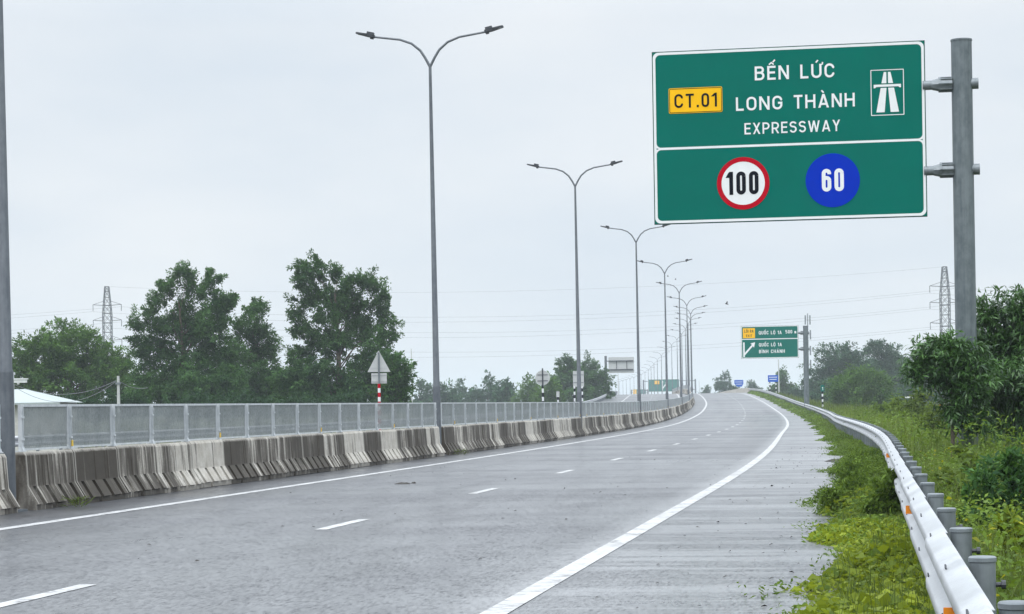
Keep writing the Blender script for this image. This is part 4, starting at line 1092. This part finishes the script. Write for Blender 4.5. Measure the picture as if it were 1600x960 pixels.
d = 158; tree('slender_tree', (px(402, 0, d), d, GZ), L_px([(402, 488, 20, 18), (395, 515, 30, 24), (412, 545, 28, 26), (395, 580, 40, 34), (400, 610, 46, 30)], 402, d), Htop(402, 470, d), 340, 85, .21, M['leaf_b'], 'shorter dark tree squeezed between the two tallest trees', seed=13, spread=.34, trunk=.16)
d = 150; tree('tall_tree', (px(532, 0, d), d, GZ), L_px([(492, 418, 22, 14), (478, 440, 18, 16), (520, 432, 20, 14), (558, 444, 24, 14), (590, 446, 18, 18), (505, 462, 26, 18), (550, 474, 28, 18), (595, 476, 18, 20), (470, 478, 16, 14), (458, 498, 16, 12), (515, 496, 26, 18), (560, 512, 26, 22), (606, 512, 16, 24), (475, 522, 18, 14), (530, 540, 30, 22), (590, 552, 32, 28), (470, 556, 26, 20), (500, 582, 34, 26), (560, 590, 44, 32), (450, 598, 26, 26), (600, 604, 34, 26), (520, 618, 70, 20), (530, 470, 18, 16), (500, 530, 22, 18)], 532, d), Htop(495, 403, d), 920, 88, .21, M['leaf_b'], 'tallest leafy tree, behind the triangular sign back', seed=14, spread=.32, trunk=.22)
d = 140; tree('leaning_tree', (px(618, 0, d), d, GZ), L_px([(612, 570, 18, 18), (622, 595, 18, 22), (610, 618, 26, 18), (632, 575, 10, 10)], 618, d), Htop(615, 550, d), 90, 50, .26, M['leaf_b'], 'small dark tree tucked against right side of tallest tree', seed=15, spread=.34, trunk=.1)
d = 170; tree('bush', (px(448, 0, d), d, GZ), L_px([(440, 600, 30, 24), (465, 612, 30, 20), (425, 615, 22, 18)], 448, d), Htop(448, 575, d), 80, 50, .34, M['leaf_b'], 'dark low bush between slender tree and tallest tree', 'bush', seed=16, spread=.4, trunk=.1)
d = 165; tree('bush', (px(262, 0, d), d, GZ), L_px([(225, 612, 34, 24), (262, 606, 40, 30), (305, 612, 40, 26), (350, 614, 40, 24)], 262, d), Htop(262, 580, d), 150, 60, .26, M['leaf_b'], 'dark undergrowth below the tall airy tree, behind utility pole', 'bush', seed=17, spread=.45, trunk=.1)
for (xc, d, w_, lab, sd_) in ((150, 128, 60, 'low scrub behind the fence, below the broad tree at left', 18), (345, 132, 60, 'low scrub behind the fence, between utility pole and slender tree', 19), (500, 136, 70, 'low scrub behind the fence, below the tallest tree', 20)):
    tree('bush', (px(xc, 0, d), d, GZ), L_px([(xc - w_ * .6, 636, w_ * .5, 12), (xc + w_ * .6, 633, w_ * .5, 14), (xc, 638, w_ * .6, 12), (xc + w_, 638, w_ * .4, 10), (xc - w_, 641, w_ * .4, 10)], xc, d), Htop(xc, 620, d), 170, 55, .20, M['leaf_scrub'], lab, 'bush', seed=sd_, spread=.34, trunk=.06)
# far row beyond the opposite carriageway
for i, (xc, yt, hw2, d, lab) in enumerate(((655, 598, 22, 430, 'hazy small round tree next to the thin pale pole'), (690, 603, 26, 400, 'hazy low tree behind the second street lamp'), (722, 600, 22, 470, 'hazy low tree just right of the second street lamp'),
        (762, 590, 26, 420, 'hazy tree with ragged top, tallest between second lamp and round sign'), (792, 596, 18, 380, 'narrow hazy tree left of the round sign back'), (825, 589, 24, 330, 'mid green tree behind the round sign back'), (858, 598, 16, 300, 'small bushy tree between round sign and dark tree'))):
    k = d / F_PX; hh = Htop(xc, yt, d)
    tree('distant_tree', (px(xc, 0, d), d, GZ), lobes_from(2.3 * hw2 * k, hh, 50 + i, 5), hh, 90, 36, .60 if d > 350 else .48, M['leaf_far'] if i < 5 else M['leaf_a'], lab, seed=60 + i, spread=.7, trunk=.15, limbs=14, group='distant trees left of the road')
d = 335; tree('dark_tree', (px(908, 0, d), d, GZ), L_px([(890, 575, 22, 16), (915, 578, 26, 15), (938, 590, 16, 14), (905, 598, 42, 24), (880, 605, 24, 26), (930, 612, 24, 18), (905, 622, 44, 16)], 908, d), Htop(890, 557, d), 380, 80, .36, M['leaf_b'], 'dark round tree behind the third street lamp and grey sign back', seed=21, spread=.5, trunk=.25, limbs=20)
for i, (xc, yt, hw2, d, mt, lab) in enumerate(((1136, 584, 22, 560, 'leaf_far', 'round tree at the crest behind the notched blue sign'), (1224, 583, 21, 440, 'leaf_b', 'dark round tree behind the blue sign with two posts'), (1176, 600, 20, 600, 'leaf_far', 'low scrubby tree between the two blue signs'), (1104, 606, 9, 700, 'leaf_far', 'tiny tree at the left end of the crest'),
        (1262, 596, 22, 420, 'leaf_far', 'hazy tree behind the foot of the smaller sign post'), (1292, 606, 26, 300, 'leaf_far', 'low hazy tree beside the green kilometre plate'), (1420, 604, 34, 300, 'leaf_far', 'low hazy tree behind the short street light'))):
    k = d / F_PX; hh = Htop(xc, yt, d)
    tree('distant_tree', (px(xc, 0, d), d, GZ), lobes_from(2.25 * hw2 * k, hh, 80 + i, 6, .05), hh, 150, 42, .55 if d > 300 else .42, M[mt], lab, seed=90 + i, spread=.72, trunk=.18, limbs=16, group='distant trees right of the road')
for (xc, yt, d, n_, lf, mt, L_, lab, sd_) in (
        (1320, 537, 360, 420, .40, 'leaf_far', [(1312, 560, 34, 24), (1290, 575, 24, 26), (1340, 570, 30, 30), (1325, 595, 50, 34), (1290, 610, 34, 26)], 'large hazy tree right of the smaller sign post', 95),
        (1378, 535, 370, 380, .40, 'leaf_far', [(1372, 548, 16, 14), (1392, 556, 14, 16), (1380, 575, 28, 24), (1370, 600, 44, 32), (1400, 595, 24, 30)], 'large hazy tree with an airy top, second right of smaller sign', 96),
        (1346, 578, 240, 300, .30, 'leaf_a', [(1328, 606, 28, 22), (1366, 608, 28, 22), (1346, 596, 24, 18), (1348, 622, 46, 20)], 'rounded lighter green tree in front of the large hazy trees', 97),
        (1418, 556, 450, 300, .46, 'leaf_far', [(1412, 575, 24, 18), (1430, 590, 30, 26), (1402, 600, 26, 26)], 'pale hazy tree right of the airy-topped tree', 98),
        (1466, 566, 420, 300, .46, 'leaf_far', [(1452, 585, 26, 20), (1480, 590, 30, 26), (1465, 606, 40, 24)], 'pale hazy tree just behind the near dark tree', 99)):
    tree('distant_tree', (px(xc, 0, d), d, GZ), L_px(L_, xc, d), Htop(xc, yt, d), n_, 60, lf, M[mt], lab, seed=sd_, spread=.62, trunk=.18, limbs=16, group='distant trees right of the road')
# far woods on the horizon
def woods():
    g = np.random.default_rng(5); V = []; n = 26000
    x = g.uniform(-420, 620, n); y = g.uniform(760, 1300, n); top = 4.5 + 2.5 * np.sin(x * .05 + 1.3) + 1.6 * np.sin(x * .13) + g.uniform(-1, 1, n)
    road = np.interp(y, _g, _X); keep = np.abs(x - road) > 30; x, y, top = x[keep], y[keep], top[keep]; n = len(x)
    z = -.6 + g.uniform(0, 1, n) ** .7 * np.maximum(top, 1.5)
    C = np.stack([x, y, z], 1); A = unit(g.normal(size=(n, 3))); N_ = unit(g.normal(size=(n, 3)) + np.array([0, 0, .6])); ln = g.uniform(1.0, 2.2, n)
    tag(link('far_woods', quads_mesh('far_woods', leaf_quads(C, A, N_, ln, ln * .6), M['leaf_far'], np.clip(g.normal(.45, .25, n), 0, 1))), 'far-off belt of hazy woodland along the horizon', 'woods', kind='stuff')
woods()
# near tree by the sign post
d = 39.4; tree('leafy_shrub', (px(1488, 0, d), d, -.3), L_px([(1468, 556, 26, 16), (1495, 550, 22, 14), (1445, 568, 16, 14), (1436, 585, 10, 12), (1500, 585, 26, 22), (1470, 590, 22, 16), (1515, 610, 22, 18), (1528, 572, 16, 22), (1500, 640, 20, 20), (1462, 542, 8, 8), (1520, 660, 16, 16)], 1488, d, -.3), Htop(1480, 530, d, -.3), 210, 62, .135, M['leaf_near'], 'dark long-leaved shrub growing around the foot of the big sign post', 'shrub', seed=31, spread=.17, trunk=.045, aspect=.23, droop=.75, limbs=60)
d = 41.2; tree('leafy_tree', (px(1590, 0, d), d, -.3), L_px([(1532, 486, 10, 12), (1545, 505, 22, 18), (1580, 486, 22, 16), (1605, 478, 18, 18), (1560, 535, 30, 24), (1610, 540, 44, 30), (1540, 560, 20, 20), (1575, 590, 50, 26), (1640, 520, 40, 50), (1650, 600, 50, 50), (1590, 640, 46, 30), (1545, 615, 22, 24), (1600, 670, 30, 16)], 1590, d, -.3), Htop(1600, 458, d, -.3), 420, 66, .145, M['leaf_near'], 'tall dark long-leaved tree cut by right edge, right of sign post', 'tree', seed=32, spread=.21, trunk=.07, aspect=.23, droop=.75, limbs=80)

# ---- tall grass, verge weeds
def blades(n, pos_fn, h0, h1, w, mat, name, label, seed, lean=.35):
    g = np.random.default_rng(seed); P, hs = pos_fn(g, n); n = len(P)
    h = g.uniform(h0, h1, n) * hs; az = g.uniform(0, 2 * math.pi, n); ln = np.abs(g.normal(0, lean, n))
    dirv = np.stack([np.cos(az), np.sin(az), np.zeros(n)], 1); side = np.stack([-np.sin(az + g.normal(0, .6, n)), np.cos(az), np.zeros(n)], 1); side = unit(side)
    wd = (w * g.uniform(.6, 1.4, n))[:, None]
    up = np.array([0, 0, 1.0])
    p1 = P + up * (h * .55)[:, None] + dirv * (h * ln * .3)[:, None]; p2 = P + up * (h * (1 - .35 * np.minimum(ln, 1)))[:, None] + dirv * (h * ln * .95)[:, None]
    q1 = np.stack([P - side * wd * .5, P + side * wd * .5, p1 + side * wd * .42, p1 - side * wd * .42], 1)
    q2 = np.stack([p1 - side * wd * .42, p1 + side * wd * .42, p2 + side * wd * .06, p2 - side * wd * .06], 1)
    V = np.concatenate([q1, q2], 1).reshape(-1, 3)
    tone = np.clip(g.normal(.45, .22, n) + .55 * (patch(P[:, 0] * .8 + 5, P[:, 1] * .45, 1.2) - .5), 0, 1)
    return tag(link(name, quads_mesh(name, V, mat, np.repeat(tone, 2))), label, 'grass', kind='stuff')
_hd = np.arctan(_S)
def at_np(d, o):
    o = narrow(d, o); h = np.interp(d, _g, _hd); return np.stack([np.interp(d, _g, _X) + np.cos(h) * o, d - np.sin(h) * o], 1)
def gz_np(d, o):
    e = np.interp(d, _g, _Z); t = np.clip((o - 13.5) / 3.5, 0, 1); far = np.where(e > .45, (e - .45) * .6 - .05, e - .45)
    b = np.where(o < 13.5, e - .07, (e - .08) * (1 - t) + far * t); t2 = np.clip((o - 17) / 23, 0, 1); return b * (1 - t2) - .62 * t2
def patch(x, y, s=1.0): return .5 + .25 * np.sin(x * 1.1 * s + 1.7 * np.sin(y * .31 * s)) + .25 * np.sin(y * .73 * s + 1.3 * np.sin(x * .9 * s + 2))
def field(dmin, dmax, omax_fn, power):
    def fn(g, n):
        d = dmin + (dmax - dmin) * g.uniform(0, 1, n) ** power; o = 12.75 + g.uniform(0, 1, n) * omax_fn(d); xy = at_np(d, o)
        k = patch(xy[:, 0], xy[:, 1]); P = np.column_stack([xy, gz_np(d, o)]); keep = (np.hypot(P[:, 0] - px(1511, 0, 40), P[:, 1] - 40) > .25)
        return P[keep], (.55 + .75 * k)[keep]
    return fn
om = lambda d: 2.2 + d * .115
blades(62000, field(3, 45, om, .75), .18, .70, .009, M['grass'], 'tall_grass', 'tall yellowish grass beside the guard rail', 101, .42)
blades(46000, field(42, 150, om, .85), .45, 1.0, .04, M['grass'], 'tall_grass', 'tall grass in the field right of the guard rail', 102, .4)
blades(26000, field(120, 330, lambda d: 3 + d * .09, .8), .5, 1.1, .10, M['grass_v'], 'tall_grass', 'distant grass on the embankment slope', 103, .4)

def leafy(n, pos_fn, size, mat, name, label, seed, flat_=.9, aspect=.8, cat='weeds'):
    g = np.random.default_rng(seed); P = pos_fn(g, n); n = len(P)
    A = unit(g.normal(size=(n, 3)) * np.array([1, 1, .5])); N_ = unit(g.normal(size=(n, 3)) * (1 - flat_ * .5) + np.array([0, 0, 1.2])); ln = size * g.uniform(.5, 1.35, n)
    return tag(link(name, quads_mesh(name, leaf_quads(P, A, N_, ln, ln * aspect), mat, np.clip(g.normal(.48, .22, n) + .6 * (patch(P[:, 0] * 1.1 + 9, P[:, 1] * .6, 1.5) - .5), 0, 1))), label, cat, kind='stuff')
def edge_o(d): return np.minimum(edge_raw(d), 11.86)
def edge_raw(d):          # ragged inner edge of the verge growth
    return 11.72 + .22 * np.sin(d * .9 + 1) + .20 * np.sin(d * .37) + .10 * np.sin(d * 2.3) - .75 * np.clip((d - 90) / 140, 0, 1)
def verge(dmin, dmax, power, hmax):
    def fn(g, n):
        d = dmin + (dmax - dmin) * g.uniform(0, 1, n) ** power; e = edge_o(d); t = g.uniform(0, 1, n) ** .8; o = e + t * (12.7 - e)
        xy = at_np(d, o); k = patch(xy[:, 0], xy[:, 1], 1.6); mound = np.sin(math.pi * np.clip(t * .75 + .05, 0, 1)) * (.25 + 1.0 * k)
        z = np.interp(d, _g, _Z) - .03 + g.uniform(.0, 1, n) ** .6 * hmax * mound
        keep = g.uniform(0, 1, n) < .25 + k * 1.3
        return np.column_stack([xy, z])[keep]
    return fn
def verge_blade(dmin, dmax, power):
    def fn(g, n):
        d = dmin + (dmax - dmin) * g.uniform(0, 1, n) ** power; e = edge_o(d) + .35; o = e + g.uniform(0, 1, n) * (12.9 - e); xy = at_np(d, o)
        k = patch(xy[:, 0], xy[:, 1], 1.6); keep = g.uniform(0, 1, n) < .15 + k
        return np.column_stack([xy, np.interp(d, _g, _Z) - .03])[keep], (.5 + .7 * k)[keep]
    return fn
def verge_fringe(g, n):
    d = g.uniform(9, 75, n); o = edge_o(d) + .06 - np.abs(g.normal(0, .13, n)) * (.3 + patch(d * 2.1, d * .7)); xy = at_np(d, o); return np.column_stack([xy, np.full(n, .002)]), np.full(n, 1.0)
leafy(7000, verge(9, 30, .9, .36), .095, M['leaf_weed'], 'verge_weeds', 'larger broad leaves among the creeping weeds', 212, .6, .75)
leafy(9000, verge(9, 60, .9, .34), .060, M['leaf_bush'], 'verge_weeds', 'duller leaves among the creeping weeds', 213, .3, .35)
blades(2500, verge_blade(10, 60, .9), .12, .34, .006, M['dead_stem'], 'dead_stems', 'dry brown stems standing in the verge weeds', 214, .55)
leafy(1500, lambda g, n: verge_fringe(g, n)[0] + np.column_stack([np.zeros(n), np.zeros(n), g.uniform(.005, .07, n)]), .05, M['leaf_bush'], 'verge_weeds', 'thin runners creeping from the verge onto the shoulder', 215, .8, .4)
leafy(30000, verge(9, 26, .8, .32), .050, M['leaf_weed'], 'verge_weeds', 'bright yellow-green creeping weeds spilling from the verge onto the shoulder', 201, .9, .85)
leafy(40000, verge(22, 60, .8, .40), .055, M['leaf_bush'], 'verge_weeds', 'darker weeds along the guard rail foot', 202, .5, .4)
leafy(30000, verge(55, 150, .8, .24), .10, M['leaf_bush'], 'verge_weeds', 'dull green verge growth before the bend', 206, .4, .45)
leafy(24000, verge(140, 380, .8, .40), .20, M['leaf_bush'], 'verge_weeds', 'green verge growth on the bend ahead', 203, .4, .45)
blades(38000, verge_blade(9, 60, 1.0), .10, .46, .008, M['grass_v'], 'verge_grass', 'grass tufts growing under the guard rail', 204, .5)
blades(18000, verge_blade(50, 330, .7), .14, .38, .03, M['grass_v'], 'verge_grass', 'longer grass tufts on the verge of the bend', 205, .45)

def field_leaves(dmin, dmax, power, hmax):
    def fn(g, n):
        P, k = field(dmin, dmax, om, power)(g, n)
        keep = g.uniform(0, 1, len(P)) < np.clip((patch(P[:, 0] * 1.7 + 3, P[:, 1] * .8, 1.3) - .25) * 1.6, .04, 1); P = P[keep]; k = k[keep]
        P[:, 2] += g.uniform(.05, 1, len(P)) ** .8 * hmax * k; return P
    return fn
leafy(120000, field_leaves(4, 46, .8, .70), .050, M['leaf_bush'], 'field_weeds', 'leafy weeds mixed into the grass behind the guard rail', 207, .4, .45)
leafy(3200, field_leaves(4, 40, .8, .70), .050, M['leaf_yel'], 'field_weeds', 'yellowing broad leaves among the grass behind the guard rail', 208, .5, .75)
leafy(42000, field_leaves(42, 150, .9, .95), .14, M['leaf_bush'], 'field_weeds', 'leafy weeds in the field past the sign post', 209, .4, .45)
def clumps(g, n):
    k = 150; d = 5 + 120 * g.uniform(0, 1, k) ** 1.25; o = 13.1 + g.uniform(0, 1, k) * (1.8 + d * .115); xy = at_np(d, o); z = gz_np(d, o)
    hgt = g.uniform(.40, 1.15, k) * (1 + d / 150); r = hgt * g.uniform(.35, .75, k); i = g.integers(0, k, n); v = unit(g.normal(size=(n, 3))); v[:, 2] = np.abs(v[:, 2]); rad = g.uniform(.25, 1, n) ** .5
    return np.column_stack([xy[i, 0] + v[:, 0] * r[i] * rad, xy[i, 1] + v[:, 1] * r[i] * rad, z[i] + v[:, 2] * hgt[i] * rad + .05])
leafy(90000, clumps, .070, M['leaf_bush'], 'field_weeds', 'untidy clumps of taller weeds behind the guard rail', 210, .2, .32)
blades(1500, field(8, 80, om, .9), .7, 1.15, .006, M['grass'], 'tall_grass', 'taller seeding grass stalks behind the guard rail', 211, .28)
def shrub(xp, d, o_or_none, w_, h_, mat, leaf, label, seed, n=120, npc=50, name='shrub', gz=None, aspect=.35):
    x = px(xp, 0, d); k = 1
    oo = (x - X(d)) * math.cos(HEAD(d)); z = float(gz_np(np.array([d]), np.array([oo]))[0]) if gz is None else gz
    L = lobes_from(w_, h_, seed, 4, .12)
    return tree(name, (x, d, z), L, h_, n, npc, leaf, M[mat], label, 'shrub', 'wayside shrubs by the guard rail', seed=seed, spread=.11 * w_ / 1.2, trunk=.025, aspect=aspect, limbs=14)
shrub(1590, 20.0, 0, 1.15, .95, 'leaf_b', .085, 'dark green bush at right edge behind the guard rail posts', 301, 130, 60)
shrub(1402, 24.5, 0, .75, .62, 'leaf_bush', .07, 'dull green bush crowding the guard rail above the bright weeds', 302, 90, 60)
for (d_, o_, w_, h_, lab, sd_) in ((29.5, 12.0, .8, .50, 'dull green bush leaning on the guard rail, second from the bright weeds', 311), (35.5, 12.1, .9, .52, 'small brownish green bush at the foot of the guard rail, third from the bright weeds', 312), (43.0, 12.05, 1.0, .50, 'low dull bush at the foot of the guard rail before the bend', 313)):
    q_ = at(d_, o_); tree('shrub', (q_.x, q_.y, -.06), lobes_from(w_, h_, sd_, 4, .12), h_, 110, 55, .06, M['leaf_bush'], lab, 'shrub', 'wayside shrubs by the guard rail', seed=sd_, spread=.10, trunk=.02, aspect=.3, limbs=12)
shrub(1475, 62, 0, 2.2, 1.35, 'leaf_c', .15, 'yellow-green leafy shrub in tall grass left of the sign post', 303, 110, 40)
shrub(1428, 85, 0, 3.0, 1.6, 'leaf_c', .20, 'light green shrub in the grass beyond the rail curve', 304, 110, 40)
shrub(1385, 120, 0, 2.8, 1.2, 'leaf_bush', .24, 'low green shrub in the field behind the far bend of the guard rail', 305, 100, 36)
shrub(1520, 26, 0, 1.0, .8, 'leaf_c', .10, 'yellowish broad-leaved weed clump behind the guard rail', 306, 60, 34, 'weed_clump', None, .7)
shrub(1558, 15.0, 0, .7, .55, 'leaf_weed', .075, 'bright broad-leaved weed clump beside the nearest rail posts', 307, 50, 30, 'weed_clump', None, .75)
p_ = Vector((px(1511, 0, 40.0), 40.0, 0))
blades(5200, lambda g, n: (np.column_stack([p_.x + g.normal(0, .42, n), p_.y - .45 + g.normal(0, .30, n), np.full(n, -.35)]), np.full(n, 1.0)), .45, 1.15, .010, M['grass'], 'tall_grass', 'tall pale grass in front of the big sign post base', 105, .4)
# small weeds at the barrier foot
for (d, o, lab) in ((33.4, .52, 'little green weed tuft at barrier foot beside left edge pole'), (65.6, .48, 'little green weed tuft in barrier gap at second street lamp')):
    g = np.random.default_rng(int(d)); p = at(d, o); n = 60
    az = g.uniform(0, 6.28, n); C = np.column_stack([np.cos(az) * g.uniform(0, .28, n), np.sin(az) * g.uniform(0, .2, n), g.uniform(.02, .16, n)])
    A = unit(np.column_stack([np.cos(az), np.sin(az), g.uniform(.2, 1, n)])); N_ = unit(g.normal(size=(n, 3)) + np.array([0, 0, .8]))
    o_ = link('weed_tuft', quads_mesh('weed_tuft', leaf_quads(C, A, N_, g.uniform(.10, .22, n), np.full(n, .014)), M['grass_v'])); o_.location = p
    tag(o_, lab, 'weed')
# bits of litter on the road
g = np.random.default_rng(44)
def litter(x, y, sx, sy, h, label):
    m = MB(); n = 11; a = [(sx * math.cos(t) * g.uniform(.6, 1.2), sy * math.sin(t) * g.uniform(.6, 1.2)) for t in np.linspace(0, 2 * math.pi, n, endpoint=False)]
    vs = [(px_, py_, .005) for px_, py_ in a] + [(px_ * .5, py_ * .5, h * g.uniform(.6, 1.2)) for px_, py_ in a] + [(0, 0, h)]
    fs = [(i, (i + 1) % n, n + (i + 1) % n, n + i) for i in range(n)] + [(n + i, n + (i + 1) % n, 2 * n) for i in range(n)]
    m.add(vs, fs); o = m.build('litter', M['debris']); o.location = (x, y, 0); tag(o, label, 'litter')
litter(px(630, 0, 41), 41, .17, .12, .03, 'flat dark scrap lying on the left lane')
litter(px(645, 0, 41.2), 41.2, .05, .05, .03, 'small dark pebble-like bit beside the flat dark scrap')
litter(px(1308, 0, 51.5), 51.5, .35, .25, .06, 'dark clump of mud at shoulder edge near the rail bend')
V = []; n = 260
d_ = g.uniform(12, 70, n); o_ = np.where(g.uniform(0, 1, n) < .6, g.uniform(10.2, 11.6, n), g.uniform(2, 10, n)); xy = at_np(d_, o_)
C = np.column_stack([xy, np.full(n, .012)]); ln = g.uniform(.015, .06, n)
tag(link('leaf_litter', quads_mesh('leaf_litter', leaf_quads(C, unit(g.normal(size=(n, 3)) * np.array([1, 1, .1])), unit(g.normal(size=(n, 3)) * .3 + np.array([0, 0, 1])), ln, ln * .5), M['debris'])), 'scattered wet leaf bits on the asphalt', 'leaf litter', kind='stuff')
# birds
for (xp, yp, d, s, lab) in ((1137, 475, 150, .42, 'small dark bird flying above the smaller green sign'), (1046, 432, 260, .4, 'tiny dark bird between fifth and sixth street lamps'), (1058, 437, 270, .4, 'tiny dark bird right of the fifth street lamp')):
    b = empty('bird', (px(xp, 0, d), d, EYE + (HOR - yp - ROLL * (xp - 800)) / F_PX * d)); tag(b, lab, 'bird')
    m = MB(); m.tube([(-.16 * s, 0, 0), (-.08 * s, 0, .02), (.1 * s, 0, 0), (.3 * s, 0, -.03), (.42 * s, 0, -.05)], [.02 * s, .07 * s, .11 * s, .05 * s, .02 * s], 8)
    m.add([(.02 * s, 0, .06 * s), (.2 * s, 0, .06 * s), (.25 * s, -.5 * s, .35 * s), (.1 * s, -.45 * s, .36 * s)], [(0, 1, 2, 3)]); m.add([(.02 * s, 0, .06 * s), (.2 * s, 0, .06 * s), (.25 * s, .5 * s, .35 * s), (.1 * s, .45 * s, .36 * s)], [(3, 2, 1, 0)])
    m.build('body', M['bird'], b, 40)

# ------------------------------------------------------------------ haze: one box of even, thin mist round the whole scene
m = MB(); m.box((0, 1900, 18.4), (5200, 4600, 40)); hz = m.build('haze', [])
hm = bpy.data.materials.new('thin_mist'); hm.use_nodes = True; t = hm.node_tree; t.nodes.clear()
oo = t.nodes.new('ShaderNodeOutputMaterial'); pv = t.nodes.new('ShaderNodeVolumePrincipled'); pv.inputs['Color'].default_value = (0.86, 0.93, 1.0, 1); pv.inputs['Density'].default_value = 0.00034; pv.inputs['Anisotropy'].default_value = 0.2
t.links.new(pv.outputs[0], oo.inputs['Volume']); hz.data.materials.append(hm); tag(hz, 'thin pale rain haze in the air', 'haze', kind='stuff')
